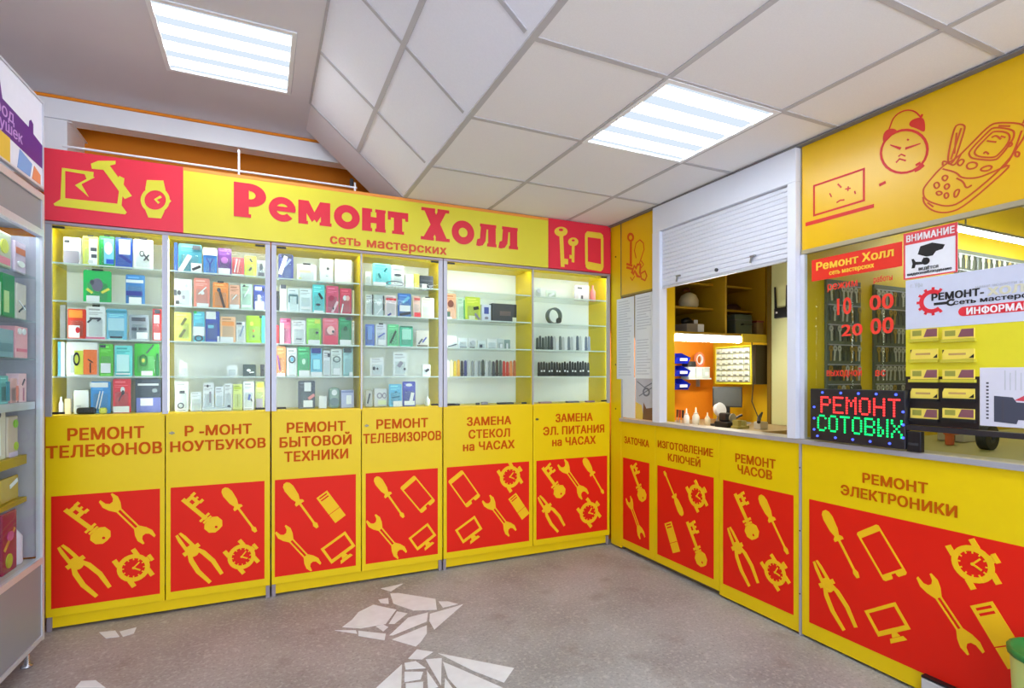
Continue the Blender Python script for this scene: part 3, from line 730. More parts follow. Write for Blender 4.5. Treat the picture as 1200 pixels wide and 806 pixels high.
bay(0, 2, [(70, 77, 356, 'box', (110, 112, 112), 'narrow grey box edge'),
  (79, 101, 362, 'card', (226, 64, 44), 'orange red card with white foot', [('r', .1, .7, .85, .95, (246, 150, 60)), ('r', .1, .05, .7, .45, W), ('o', .6, .3, .12, .1, RD)]),
  (101, 124, 359, 'card', W, 'white card with pink base line', [('r', 0, 0, 1, .08, PK), ('r', .2, .6, .8, .66, DG), ('d', .1, .5, .3, .6, .1, DG), ('d', .6, .55, .8, .64, .1, DG)], True),
  (124.5, 149, 362, 'card', LB, 'pale blue card', [('r', 0, .86, 1, .95, TE), ('l', .2, .06, .8, .12, DG), ('r', .1, .3, .9, .7, (176, 218, 236))]),
  (151, 175, 369, 'card', (168, 176, 188), 'grey card with two dark devices', [('r', .15, .75, .85, .9, DG), ('r', .15, .38, .4, .5, DG), ('r', .5, .4, .9, .5, DG), ('l', .4, .06, .95, .32, W)]),
  (178.5, 190, 362, 'card', RD, 'red card with white tags', [('r', .2, .55, .8, .8, W), ('r', .2, .05, .9, .25, W), ('r', .3, .85, .9, .97, DG)])])
bay(0, 1, [(63.5, 76, 399, 'box', (226, 234, 240), 'white carton with blue spine', [('r', 0, 0, .45, 1, TE)]),
  (77, 115.5, 401, 'card', W, 'wide white pack with yellow and orange squares', [('r', .28, .05, .55, .75, YG), ('r', .56, .05, .99, .78, OR), ('d', .78, .1, .78, .4, .04, BK), ('d', .7, .5, .86, .4, .04, BK), ('n', .35, .5, .1, .2, BK)]),
  (116, 133, 403, 'card', (104, 206, 70), 'lime green card', [('r', .15, .1, .85, .4, W), ('r', .1, .88, .5, .96, DG)]),
  (134, 155.5, 405, 'card', (116, 220, 226), 'turquoise card', [('r', .15, .15, .85, .7, (200, 240, 244)), ('r', .1, .05, .9, .1, W)]),
  (157, 187, 402, 'card', (70, 190, 60), 'green card with a round lens and white tag', [('n', .38, .48, .17, .19, (30, 120, 40)), ('o', .38, .48, .06, .06, YG), ('d', .5, .7, .8, .97, .06, DG), ('l', .3, .02, .75, .16, W), ('r', .9, 0, 1, .7, (20, 110, 60))])])
bay(0, 0, [(65.5, 74, 465, 'bottle', W, 'small white bottle'), (75.5, 83, 467, 'box', (228, 208, 176), 'beige little box'),
  (86, 104, 457, 'box', (238, 240, 240), 'plain white box', [('r', .2, .3, .5, .36, LG)]),
  (106, 130, 447, 'card', (70, 150, 222), 'blue card with white cable lines', [('d', .3, .15, .5, .7, .05, W), ('d', .45, .15, .65, .7, .05, W), ('r', .0, .82, .9, .97, W)]),
  (132, 153.5, 443, 'card', (232, 66, 82), 'red card with silver earphone and white foot', [('o', .58, .68, .12, .09, W), ('o', .6, .6, .09, .07, DG), ('d', .55, .55, .35, .35, .05, DG), ('l', .05, .02, .95, .2, W)]),
  (158, 190, 443, 'box', (60, 70, 84), 'dark grey boxed gadget with white tag', [('r', .05, 0, .98, .44, (110, 120, 200)), ('r', .1, .8, .9, .86, LG), ('o', .75, .65, .1, .06, (150, 160, 170)), ('l', .2, .2, .68, .42, W)]),
  (92, 115, 477, 'lump', BK, 'flat black plug lead'), (119, 128, 477, 'lump', YG, 'small yellow gadget')])
bay(1, 4, [(203.5, 208, 281, 'box', BL, 'thin blue box edge'), (208.5, 237, 286, 'card', TE, 'teal card showing black and white device', [('d', .1, .05, .5, .6, .2, W), ('r', .55, .05, 1, .35, W), ('d', .6, .12, .95, .25, .12, BK), ('r', .6, .8, .95, .95, DG)]),
  (238, 254.5, 291, 'card', (56, 130, 210), 'blue card with Y shaped cable and white top', [('r', 0, .72, 1, 1, W), ('y', NV)]),
  (255, 271.5, 291, 'card', PU, 'purple card with white price label', [('o', .5, .55, .25, .12, (180, 110, 190)), ('l', .05, .02, .9, .26, W)]),
  (272, 286, 302, 'card', (230, 90, 100), 'coral red card with pale stripes', [('d', .2, .2, .4, .9, .12, W), ('d', .45, .2, .65, .9, .12, (250, 180, 180)), ('r', 0, 0, 1, .12, W)]),
  (286.5, 300.5, 300, 'card', YG, 'yellow green card with dark plugs', [('d', .45, .85, .65, .7, .18, DG), ('d', .4, .3, .6, .45, .18, DG)]),
  (301.5, 311, 305, 'card', (190, 196, 206), 'grey card with a dark stand', [('r', .1, .1, .9, .3, DG), ('o', .5, .6, .2, .2, DG)])])
bay(1, 3, [(203.5, 225, 327, 'card', W, 'white card with scattered dark parts', [('o', .3, .5, .1, .08, DG), ('o', .55, .35, .08, .07, MG), ('r', .1, .1, .3, .22, DG), ('o', .7, .75, .08, .06, LG), ('r', 0, .4, .15, .6, DG)]),
  (227, 246, 326, 'card', SA, 'salmon card with a white swoosh', [('d', .3, .45, .8, .7, .08, W), ('o', .55, .5, .12, .06, W), ('l', .2, .02, .95, .16, W)]),
  (249, 268, 331, 'card', (250, 146, 56), 'orange card with a black pen device', [('d', .45, .65, .75, .05, .16, (70, 40, 30)), ('o', .4, .7, .12, .08, DG)], True),
  (268.5, 281.5, 334, 'card', (244, 180, 150), 'peach card with white foot', [('r', .05, .0, .95, .2, W), ('d', .3, .4, .7, .6, .1, W)]),
  (282, 296, 333, 'card', (196, 226, 206), 'pale green card', [('r', .1, .1, .9, .2, W), ('d', .3, .5, .7, .8, .1, W), ('o', .3, .92, .1, .04, DG)]),
  (297, 311, 334, 'card', (64, 80, 176), 'blue card with white bear shaped label', [('r', .12, .78, .7, .92, W), ('l', .12, .05, .9, .36, W), ('r', .35, .36, .6, .6, W), ('o', .85, .8, .08, .08, BK)])])
bay(1, 2, [(204, 224.5, 366, 'card', (226, 230, 96), 'yellow card with two grey ovals', [('d', .42, .55, .7, .8, .16, (110, 110, 70)), ('d', .35, .15, .65, .42, .16, (110, 110, 70))]),
  (226.5, 240, 365, 'card', (90, 196, 226), 'cyan card with white middle band', [('r', 0, .2, 1, .5, W), ('n', .5, .12, .4, .1, DG), ('r', .05, .92, .3, 1, GR)]),
  (240.5, 257.5, 364, 'card', (46, 76, 180), 'deep blue card with white header', [('r', .05, .74, .75, .98, W), ('r', .2, .45, .6, .55, LB), ('l', .85, .02, 1, .2, W)]),
  (258, 276.5, 371, 'card', (248, 196, 150), 'peach card with orange heading', [('r', .1, .65, .9, .8, (250, 160, 80)), ('r', 0, 0, .85, .22, W)]),
  (277, 287.5, 377, 'card', W, 'white card with grey slash', [('d', .4, .3, .8, .8, .2, (130, 150, 180)), ('r', 0, .85, .6, .95, DG)]),
  (288, 311, 370, 'card', (170, 214, 40), 'lime card with teal edge and orange dots', [('r', .82, 0, 1, 1, (70, 200, 180)), ('o', .4, .45, .06, .04, OR), ('o', .4, .25, .06, .04, DG), ('o', .3, .7, .1, .08, YG), ('l', .7, .92, .85, .99, BK)])])
bay(1, 1, [(210, 220, 425, 'card', W, 'white card with grey mark', [('r', .3, .4, .7, .6, LG)]), (266, 278, 428, 'card', W, 'blank white card', [('r', .2, .2, .8, .25, LG)]),
  (284.5, 300, 427, 'box', (64, 78, 76), 'dark green box with white shapes', [('o', .45, .5, .16, .12, W), ('d', .5, .3, .85, .35, .1, W)]), (305, 310, 427, 'box', BK, 'narrow black box')])
bay(1, 0, [(205, 221, 447, 'card', W, 'white card with grey connector', [('r', .35, .6, .75, .7, DG), ('n', .45, .2, .25, .1, DG)]),
  (223, 236.5, 459, 'card', (232, 238, 242), 'short white card', [('r', .2, .3, .8, .4, LG)]), (237.5, 251, 449, 'card', W, 'white card with grey adapter', [('r', .3, .3, .45, .6, LG), ('r', .6, .3, .75, .7, MG), ('o', .45, .9, .1, .05, DG)]),
  (252, 262, 453, 'card', (236, 240, 246), 'white card with blue foot', [('r', .1, .02, .9, .12, LB)]), (262.5, 272.5, 449, 'card', W, 'white card with grey clip', [('n', .6, .5, .2, .16, LG), ('o', .6, .15, .2, .06, DG)]),
  (273, 284, 450, 'card', (224, 232, 140), 'pale yellow card', [('d', .5, .15, .5, .6, .06, (150, 160, 60)), ('r', .1, .8, .9, .9, (190, 210, 60))]),
  (285, 298, 447, 'card', W, 'white card with blue drop', [('d', .5, .35, .6, .55, .2, (90, 110, 190)), ('d', .7, .4, .8, .3, .1, DG)]), (299, 310, 447, 'card', (196, 200, 130), 'olive card with a grey gadget', [('r', .2, .8, .9, .95, (200, 214, 60)), ('r', .1, .05, .8, .4, MG)]),
  (237, 272, 477, 'lump', (216, 226, 234), 'low clear tray')])
bay(2, 4, [(326, 344, 298, 'card', (70, 78, 150), 'indigo and white slanted pack', [('d', .1, .2, .5, .9, .25, W), ('r', .2, .85, .9, 1, (40, 44, 70)), ('d', .4, .5, .8, .8, .15, (160, 170, 230))]),
  (348, 371, 310, 'card', W, 'white card with faint yellow print', [('r', .1, .5, .7, .65, (226, 230, 180)), ('r', .05, .1, .2, .2, (220, 226, 150))], True),
  (374, 391, 303, 'bag', (222, 228, 232), 'clear bag with dark screws', [('o', .6, .6, .1, .06, DG), ('o', .3, .65, .08, .05, LG), ('o', .55, .35, .1, .05, LG)]),
  (392, 413, 304, 'bag', (246, 248, 250), 'bulky white parcel', [('d', .1, .3, .5, .85, .04, LG), ('d', .5, .85, .95, .3, .04, LG)])])
bay(2, 3, [(323, 327, 341, 'box', BK, 'thin black box edge'), (328, 336, 334, 'card', W, 'slim white card', [('r', .1, .85, .9, 1, DG)]),
  (337, 350, 338, 'card', (222, 234, 240), 'white pack with grey square frame', [('r', .1, .65, .9, .75, (80, 110, 120)), ('r', .05, .4, .2, .7, (80, 110, 120)), ('r', .8, .35, .95, .7, (80, 110, 120))]),
  (350.5, 365.5, 338, 'card', (228, 240, 246), 'plain pale blue card', [('r', .1, .15, .9, .25, W)]), (366, 380.5, 333, 'card', (90, 210, 216), 'cyan card with black buds', [('d', .5, .7, .8, .5, .2, BK), ('o', .45, .3, .2, .04, DG), ('r', .1, .02, .9, .1, W)]),
  (382, 397, 335, 'card', (220, 80, 116), 'crimson card with pale pen', [('d', .45, .05, .9, .45, .2, (240, 200, 210)), ('o', .4, .55, .2, .1, (180, 40, 80)), ('o', .55, .2, .06, .05, BK)]),
  (398, 412, 338, 'card', (216, 60, 90), 'red card with white butterfly print', [('o', .4, .62, .16, .1, W), ('o', .65, .62, .16, .1, (250, 190, 190)), ('d', .1, .05, .25, .4, .1, W)]),
  (413, 417, 340, 'box', (226, 220, 170), 'cream slim box')])
bay(2, 2, [(323.5, 327, 381, 'box', RD, 'thin red box edge'), (328, 341, 373, 'card', (238, 110, 160), 'magenta card with white edge', [('r', 0, 0, .35, .8, W), ('r', .4, .6, .95, .72, PK), ('r', .6, .85, .95, .97, (180, 40, 100))]),
  (341.5, 358.5, 375, 'card', W, 'white card with small grey print', [('r', .2, .55, .6, .62, LG), ('r', .3, .2, .7, .24, DG), ('o', .35, .8, .1, .06, LG)]),
  (359, 376.5, 373, 'card', (150, 220, 80), 'bright lime card with white foot', [('r', .1, 0, .9, .18, W), ('r', .55, .8, .9, .95, YG), ('o', .7, .45, .1, .05, DG)]),
  (378, 396.5, 373, 'card', (240, 110, 130), 'pink red card with pale centre', [('o', .5, .55, .25, .16, (252, 200, 200)), ('r', .1, .0, .95, .35, (232, 70, 100)), ('o', .65, .5, .08, .05, DG)]),
  (397, 412, 372, 'card', (20, 150, 90), 'emerald card with white foot', [('r', .05, 0, .95, .2, W), ('r', .5, .9, .95, 1, DG), ('o', .5, .6, .15, .08, (10, 90, 50))]), (412.5, 417.5, 376, 'card', (236, 240, 226), 'slim ivory card')])
bay(2, 1, [(324, 335, 406, 'card', (246, 150, 90), 'orange card with purple pen', [('d', .1, .7, .35, .2, .16, PU), ('r', .05, 0, .9, .1, W)]), (336, 348, 408, 'card', W, 'white card with grey gear print', [('n', .5, .6, .35, .14, DG), ('o', .5, .6, .15, .08, LB)]),
  (348.5, 363, 406, 'card', (70, 186, 120), 'green card with white foot', [('r', .1, 0, 1, .2, W), ('o', .5, .5, .15, .1, (200, 240, 220)), ('r', .1, .82, .9, .86, (40, 140, 80))]),
  (364, 377.5, 408, 'card', (120, 210, 240), 'sky blue card with navy header', [('r', .05, .82, .9, 1, NV), ('r', .2, .25, .8, .6, (170, 236, 250)), ('r', 0, 0, 1, .15, W)]),
  (378.5, 387, 411, 'card', W, 'narrow white card', [('r', .6, .75, .95, .9, DG)]), (387.5, 401, 409, 'card', (228, 238, 236), 'white card with grey green gear print', [('n', .5, .62, .35, .12, (110, 130, 130)), ('r', .2, .05, .8, .3, W)]),
  (402, 413.5, 408, 'card', (170, 216, 222), 'pale cyan card with black header', [('r', .05, .84, .85, 1, (40, 60, 60)), ('r', .6, 0, .95, .15, W)])])
bay(2, 0, [(349, 369.5, 446, 'card', (78, 84, 98), 'dark grey device card with two white labels', [('r', .35, .62, .75, .94, W), ('d', .6, .35, .95, .5, .18, (230, 150, 150)), ('l', .3, .06, .85, .3, W)]),
  (373.5, 383, 464, 'box', W, 'low white box'), (385, 398.5, 454, 'lump', (160, 184, 180), 'grey green round gadget', [('o', .5, .75, .25, .14, W), ('o', .5, .3, .4, .2, (120, 140, 150))]), (399.5, 415, 457, 'box', (186, 190, 226), 'lilac box with white print', [('r', .4, .2, .8, .7, W), ('r', .05, .85, .95, .95, (130, 140, 190))])])
bay(3, 4, [(428, 435, 318, 'card', W, 'small white card'), (436.5, 458.5, 309, 'card', (120, 226, 236), 'bright aqua pack with two dark pins', [('d', .4, .35, .3, .55, .1, (20, 110, 120)), ('d', .6, .65, .75, .8, .1, (20, 110, 120)), ('r', 0, 0, .7, .18, W)]),
  (459, 473.5, 311, 'card', W, 'white card with dark lens', [('o', .45, .55, .3, .06, DG), ('r', .1, .85, .9, .95, LG)]), (475, 484.5, 322, 'box', (222, 230, 226), 'pale grey box'), (485.5, 491.5, 321, 'box', (226, 214, 90), 'narrow yellow box'),
  (492, 508, 323, 'box', (44, 48, 60), 'black device box with white tag', [('r', .05, .6, .95, .7, DG), ('l', .15, 0, .5, .4, W)]), (450, 472, 331, 'cable', (120, 126, 140), 'grey looped lead')])
bay(3, 3, [(428, 437, 345, 'card', (226, 234, 238), 'pale card with dark edge', [('r', .85, 0, 1, 1, DG)]), (437.5, 450, 345, 'bag', (206, 220, 222), 'clear bag with silver parts', [('d', .3, .1, .8, .4, .1, W), ('o', .5, .6, .2, .1, W), ('r', .9, .3, 1, .95, DG)]),
  (451, 464.5, 346, 'card', (240, 222, 226), 'pale pink card with red band', [('r', .05, .75, .95, .85, RD), ('d', .2, .05, .5, .15, .15, NV)]), (466, 482, 344, 'card', (66, 120, 200), 'blue card with white middle and black foot', [('r', .1, .25, .9, .5, W), ('d', .1, .1, .9, .2, .2, BK), ('d', .3, .6, .8, .85, .2, LB)]),
  (484, 492.5, 347, 'card', (240, 200, 190), 'pink card with red foot', [('r', .1, 0, 1, .25, RD), ('r', .1, .8, .9, .9, (220, 90, 90))]), (493.5, 509, 349, 'card', (240, 240, 220), 'cream card with faint text', [('r', .3, .3, .7, .33, LG), ('r', .3, .5, .7, .53, LG)], True)])
bay(3, 2, [(428, 439, 380, 'card', (88, 120, 216), 'cornflower blue card', [('r', .2, .3, .7, .9, (130, 170, 240))]), (440, 453, 380, 'card', (226, 230, 244), 'white card with violet arms', [('d', .2, .4, .8, .6, .14, (110, 120, 200)), ('l', .2, .05, .9, .3, W)], True),
  (454, 467.5, 380, 'card', (100, 206, 140), 'mint card with black slash', [('d', .2, .15, .7, .7, .16, (20, 70, 40))]), (468, 484, 382, 'card', (60, 190, 150), 'sea green card with pale window', [('r', .15, .35, .85, .85, (170, 230, 210)), ('r', .05, .92, .95, .98, (10, 110, 80))]),
  (487, 503, 387, 'bag', (200, 196, 190), 'clear bag with assorted dark bits', [('d', .2, .2, .5, .5, .12, DG), ('d', .5, .3, .8, .6, .1, NV), ('r', .1, .05, .9, .15, (90, 80, 60))])])
bay(3, 1, [(433.5, 450, 419, 'card', W, 'white card with two dark jacks', [('o', .25, .42, .1, .1, DG), ('o', .5, .4, .08, .06, DG)]), (460.5, 477, 413, 'card', (238, 242, 244), 'white card with slanted grey connectors', [('d', .35, .4, .6, .6, .26, MG), ('o', .8, .3, .08, .06, DG)]), (495, 504.5, 427, 'card', W, 'small white card with black bit', [('d', .3, .4, .75, .6, .3, BK)])])
bay(3, 0, [(428, 437, 457, 'bag', (200, 200, 196), 'grey little bag', [('d', .3, .2, .6, .8, .2, DG)]), (438, 454.5, 455, 'bag', (222, 222, 224), 'clear bag with white fittings', [('r', .3, .1, .9, .35, (232, 240, 190)), ('n', .4, .6, .2, .16, MG), ('n', .75, .6, .15, .16, MG)]),
  (455.5, 471, 450, 'card', (104, 190, 232), 'sky blue card with white foot', [('r', .3, .0, 1, .25, W), ('d', .2, .4, .8, .45, .08, (30, 110, 150)), ('o', .5, .65, .1, .03, (30, 110, 150))]), (471.5, 487, 447, 'card', (82, 88, 186), 'indigo card with white player', [('o', .45, .86, .25, .06, W), ('d', .6, .2, .75, .55, .25, W), ('l', .1, .05, .9, .22, W)]),
  (499, 505, 464, 'bottle', (232, 236, 236), 'tiny white bottle')])
bay(4, 3, [(522.5, 534.5, 344, 'card', (246, 178, 140), 'orange card with brown earbuds', [('o', .4, .6, .3, .14, (110, 56, 40)), ('r', .0, .1, .35, .3, (60, 90, 70)), ('r', 0, 0, .5, .1, W)]), (536, 544, 349, 'card', (206, 230, 206), 'pale green slim card', [('r', .85, 0, 1, .9, GR)]),
  (545, 563, 348, 'card', (214, 230, 70), 'lime card with black wedge and grey handle', [('d', .5, .5, .85, .55, .2, (40, 50, 30)), ('d', .6, .3, .9, .05, .14, MG), ('r', .2, .05, .6, .2, (236, 244, 200))]),
  (564.5, 575.5, 357, 'box', (226, 230, 246), 'white meter with blue display', [('r', .25, .45, .75, .85, (70, 90, 170)), ('o', .5, .2, .2, .08, MG)]), (576.5, 606, 356, 'box', (70, 74, 80), 'wide dark carton with cream tag', [('r', .3, .35, .75, .6, (110, 96, 100)), ('r', .9, 0, .97, .95, (50, 50, 50)), ('l', .82, .0, .98, .28, (240, 240, 214))])])
bay(4, 2, [(523, 536, 393, 'card', (240, 244, 246), 'white strap card with dark foot', [('d', .1, .1, .9, .3, .1, DG)]), (537, 547.5, 396, 'card', (226, 234, 240), 'pale strap card', [('r', .1, .02, .9, .12, DG), ('o', .5, .5, .2, .1, LG)]), (548.5, 558.5, 396, 'card', W, 'white rounded strap card', [('o', .5, .55, .3, .2, LG), ('r', .1, .02, .7, .12, DG)]),
  (559.5, 569.5, 399, 'card', (230, 238, 240), 'strap card with grey buckle', [('r', .2, .1, .5, .5, DG), ('r', .1, 0, .9, .06, MG)]), (570.5, 582, 397, 'card', (238, 242, 242), 'broad white strap card', [('r', .1, .0, .9, .08, (90, 110, 110))]), (583, 590, 397, 'card', (206, 216, 216), 'narrow grey strap card', [('r', .3, .1, .7, .5, W)]), (591, 598, 398, 'card', (150, 170, 166), 'grey green strap card', [('r', .2, .0, .5, .6, W)])])
def straps(bi, row, u0, u1, v0, cols, what, wpx):
    n = len(cols); cnt = {}
    for k, (c, nm_) in enumerate(cols):
        u = u0 + (u1 - u0) * (k + .5) / n
        x0_ = F(u - wpx / 2, 440, YI)[0]; x1_ = F(u + wpx / 2, 440, YI)[0]; z0 = ZS[row]
        h = F(u, v0 + random.uniform(-1.2, 1.2), YI)[1] - z0
        fr = frame(((x0_ + x1_) / 2, YI, z0 + .0003), (1, 0, 0), (0, 0, 1), (0, -1, 0))
        product(fr, x1_ - x0_, h, 'strap', c, [('l', .2, .3, .8, .42, W)] if row == 1 and bi == 5 and k % 3 else [],
                '%s watch strap, %s in the row on %s of %s bay' % (nm_, ORD[k], SHELF[row], ORD[bi]), 'watch straps on the %s of the %s bay' % (SHELF[row], ORD[bi]))
g1, g2, g3 = (150, 156, 160), (110, 114, 122), (196, 200, 204)
straps(4, 1, 523, 605, 422.5, [(W, 'white'), ((236, 232, 180), 'cream'), ((222, 190, 50), 'yellow'), ((226, 170, 50), 'amber'), (BK, 'black'), ((50, 52, 110), 'navy'), (g3, 'pale grey'), (g1, 'grey'), (g3, 'light grey'), (g1, 'ash grey'), ((80, 84, 84), 'dark grey'), (g3, 'silver'), (g1, 'plain grey'), (DG, 'charcoal'), ((80, 70, 70), 'brown grey'), ((96, 100, 96), 'olive grey'), ((200, 70, 60), 'red'), ((206, 70, 56), 'scarlet'), ((230, 140, 80), 'orange'), ((190, 110, 70), 'tan')], '', 3.6)
dg = ((70, 84, 84), 'dark green grey')
straps(5, 2, 628, 692, 394.5, [dg, ((80, 90, 92), 'slate'), dg, ((110, 120, 120), 'mid grey'), dg, (DG, 'charcoal'), (g3, 'silver'), (W, 'white'), ((120, 130, 130), 'steel'), (g3, 'silver'), (W, 'white'), ((130, 140, 150), 'steel'), (g3, 'pale grey'), (W, 'white'), ((100, 110, 124), 'blue grey'), (g3, 'silver'), (W, 'white'), ((110, 120, 140), 'blue grey'), ((150, 160, 190), 'pale blue')], '', 3.0)
bkk = [((44, 48, 50), 'black'), ((54, 58, 62), 'charcoal')]
straps(5, 1, 630, 691, 424, [bkk[k % 2] for k in range(20)], '', 2.9)
for k, (u, w_, c, nm_, bi) in enumerate([(529, 15, BK, 'flat black tool roll', 4), (557, 5, DG, 'small dark gear', 4), (565, 8, MG, 'grey clip', 4), (590, 18, DG, 'long dark tool', 4), (612, 8, DG, 'dark knob', 4), (636, 14, (190, 150, 160), 'pinkish strap roll', 5), (668, 14, (120, 120, 140), 'grey blue tool', 5), (688, 10, (150, 110, 150), 'violet clip', 5)]):
    bay(bi, 0, [(u - w_ / 2, u + w_ / 2, 472.5 - (k % 3), 'lump', c, nm_)])
bay(5, 4, [(626, 634, 336, 'card', (222, 232, 228), 'white card half hidden by frame', [('o', .5, .6, .3, .2, LG)]), (640, 652, 340, 'card', (216, 230, 218), 'faint green white card', [('d', .2, .2, .7, .6, .2, W)]),
  (673, 691, 334, 'bag', (216, 206, 216), 'pinkish clear bag with dark tools', [('r', .2, .75, .5, .85, DG), ('d', .3, .05, .3, .55, .1, W), ('d', .5, .05, .5, .35, .1, DG)]), (693.5, 699.5, 334, 'bottle', (236, 130, 130), 'slim red bottle')])
zc = ZS[3]
root = empty('watch_cuff', (F(649, 440, .1)[0], .1, zc), 'silver round watch cuff on second shelf of sixth bay', 'watch')
q = MB(frame((F(649, 440, .1)[0], .1, zc + .062), (1, 0, 0), (0, 0, 1), (0, -1, 0))); q.ring(0, 0, .058, .06, .82, -.02, .02, n=28); q.build('band', M((120, 132, 136), .3, .6, 'watch_steel'), root)
q = MB(frame((F(653, 440, .1)[0], .078, zc + .03), (1, 0, 0), (0, 0, 1), (0, -1, 0))); q.disc(0, 0, .02, h0=-.004, h1=.006); q.build('dial', DARKG, root)
q = MB(); q.box(F(640, 440, .1)[0], F(672, 440, .1)[0], .05, .14, zc + .0002, zc + .0018); q.build('stand', WHITE, root)

# ================================================================== CORNER POST, COUNTER PANELS
root = empty('corner_post', (XR + .01, -.062, 0), 'narrow yellow filler post in the corner between showcases and counter', 'panel')
MB().box(XR, XR + .018, -.121, -.001, 0.012, LOWC - .012, bev=.001).build('panel', YEL, root)
for zz in (1.0, 1.32, 2.1): MB(RF()).disc(.06, zz, .006, h0=0, h1=.003).build('screw', M((110, 90, 30), .4, .7, 'screw_metal'), root)

PAN = [dict(n='narrow', a=.125, b=.4905, zb=.03, label='narrow yellow counter panel lettered ЗАТОЧКА beside the corner post', red=(730.3, 761), txt=[('ЗАТОЧКА', 731.8, 760.8, 517.5, 8)],
            ic=[('k', 739,544,755.5,588), ('w', 736,582,753.5,631)]),
       dict(n='wide', a=.4945, b=1.034, zb=.03, label='yellow counter panel lettered ИЗГОТОВЛЕНИЕ КЛЮЧЕЙ below the shutter window', red=(770.5, 836.5), txt=[('ИЗГОТОВЛЕНИЕ', 771, 835.8, 525.2, 8.6), ('КЛЮЧЕЙ', 783, 821, 539, 8.6)],
            ic=[('s', 800,604,778.5,552), ('c', 808,563,825.5,600), ('f', 783,612,793,647), ('k', 805,610,825.5,665)]),
       dict(n='wide', a=1.038, b=1.533, zb=.012, label='yellow counter panel lettered РЕМОНТ ЧАСОВ below the shutter window', red=(847.5, 933), txt=[('РЕМОНТ', 862, 909, 540, 10.2), ('ЧАСОВ', 864.5, 905, 553, 10.2)],
            ic=[('k', 861,577,886,633), ('s', 891,580,923.5,649), ('p', 854,617,884,686), ('c', 895.5,650,922,692)]),
       dict(n='large', a=1.547, b=3.15, zb=.012, label='large yellow counter panel lettered РЕМОНТ ЭЛЕКТРОНИКИ under the LED sign', red=(948.5, 1330), txt=[('РЕМОНТ', 1011, 1087.6, 566, 12), ('ЭЛЕКТРОНИКИ', 985.5, 1122, 586.5, 12.4)],
            ic=[('s', 966,598,1006,677), ('h', 1016,619,1050,677), ('p', 955,656,997,738), ('m', 1020,730,1059,720), ('c', 1121,629,1160,694), ('w', 1082,673,1145,767), ('f', 1150,707,1196,782)])]
RF0 = RF()
RLET = M((196, 92, 0), 0.6, spec=0.15, name='orange_brown_lettering_counter', nscale=6)
for p in PAN:
    root = empty('counter_cabinet', (XR + .01, -(p['a'] + p['b']) / 2, 0), p['label'], 'counter', 'yellow panels of the service counter')
    MB().box(XR, XR + .018, -p['b'], -p['a'], p['zb'], .918, bev=.0012).build('panel', YEL, root)
    ra = Rs(p['red'][0], 600)[0]; rb = min(Rs(p['red'][1], 600)[0], p['b'] - .03)
    MB(RF0).rect(ra, .083, rb, .66, .0004, .0014).build('red_panel', RED, root)
    for (s_, u0, u1, vc, hpx) in p['txt']:
        um = (u0 + u1) / 2
        vb = vc + hpx / 2; zb = Rs(um, vb)[1]; zt_ = Rs(um, vc - hpx / 2)[1]
        lettering(s_, RF0, Rs(u0, vc)[0], Rs(u1, vc)[0], zb, zt_ - zb, RLET, root, bold=.028)
    for (k_, u0, v0, u1, v1) in p['ic']: icon(k_, RF0, Rs(u0, v0), Rs(u1, v1), root, off=.0014)
    if p['zb'] < .02: pass
root = empty('counter_post', (XR, -1.54, 0), 'grey metal joint post between watch and electronics counter panels', 'post')
MB().box(XR - .004, XR + .018, -1.5455, -1.5345, 0, .918).build('post', ALU, root)
for zz in (.2, .5, .8): MB(RF(XR - .004)).disc(1.54, zz, .004, h0=0, h1=.002, n=8).build('screw', DARKG, root)
root = empty('counter_ledge', (XR + .05, -1.35, .92), 'long grey metal ledge along the top of the yellow counter', 'ledge')
MB().box(XR - .012, XR + .10, -3.15, -.124, .9185, .938, bev=.002).build('worktop', M((190, 184, 170), .4, .3, 'ledge_metal'), root)
MB().box(XR - .016, XR - .0125, -3.15, -.124, .916, .936).build('edge_profile', ALU, root)
structure(MB().box(XR + .03, XR + .05, -3.15, -.124, 0, .90).build('wall_counter', M((96, 88, 70), .6, name='counter_inner')))

# ================================================================== WALL ABOVE THE COUNTER
# small yellow board with key drawing
root = empty('sign_board', (XR, -.31, 1.81), 'small yellow board with an orange key drawing beside the roller shutter', 'sign')
MB().box(XR, XR + .016, -.487, -.128, 1.812, LOWC - .012).build('board', M((232, 188, 6), .35, name='yellow_board_small', nscale=6), root)
MB().box(XR - .003, XR + .016, -.487, -.126, 1.798, 1.811).build('bottom_profile', M((150, 130, 60), .4, .5, 'olive_profile'), root)
MB().box(XR - .003, XR + .016, -.127, -.1215, 1.798, LOWC - .012).build('side_profile', M((110, 106, 96), .4, .5, 'dark_profile'), root)
def z9(p): return Rs(715 + p[0] / 6.72, 240 + p[1] / 6.72)
def P9(l): return [z9(p) for p in l]
OD = M((214, 88, 14), .5, name='orange_drawing')
q = MB(RF0); q.strip(P9(circ(162,255,27,36)), P9(circ(162,257,13,18)), 0, .001); q.stroke(P9([(164,290),(163,470)]), .022, 0, .0011); q.stroke(P9([(130,465),(175,480)]), .016, 0, .0012); q.stroke(P9([(130,492),(175,505)]), .016, 0, .0012); q.build('key_drawing', OD, root)
q = MB(RF0); q.stroke(P9([(205,420),(192,360),(205,300),(235,275),(262,300),(268,350),(245,420),(228,470)]), .009, 0, .001); q.stroke(P9([(170,540),(190,480),(205,500),(215,470),(240,470),(235,530),(245,570),(215,560),(195,520),(180,550)]), .02, 0, .0011)
q.stroke(P9([(245,540),(275,520),(290,560),(275,595),(245,580)]), .012, 0, .0012); q.stroke(P9([(160,570),(175,595),(195,560)]), .008, 0, .001); q.stroke(P9([(245,440),(265,470),(240,500)]), .008, 0, .001); q.build('chain_drawing', OD, root)

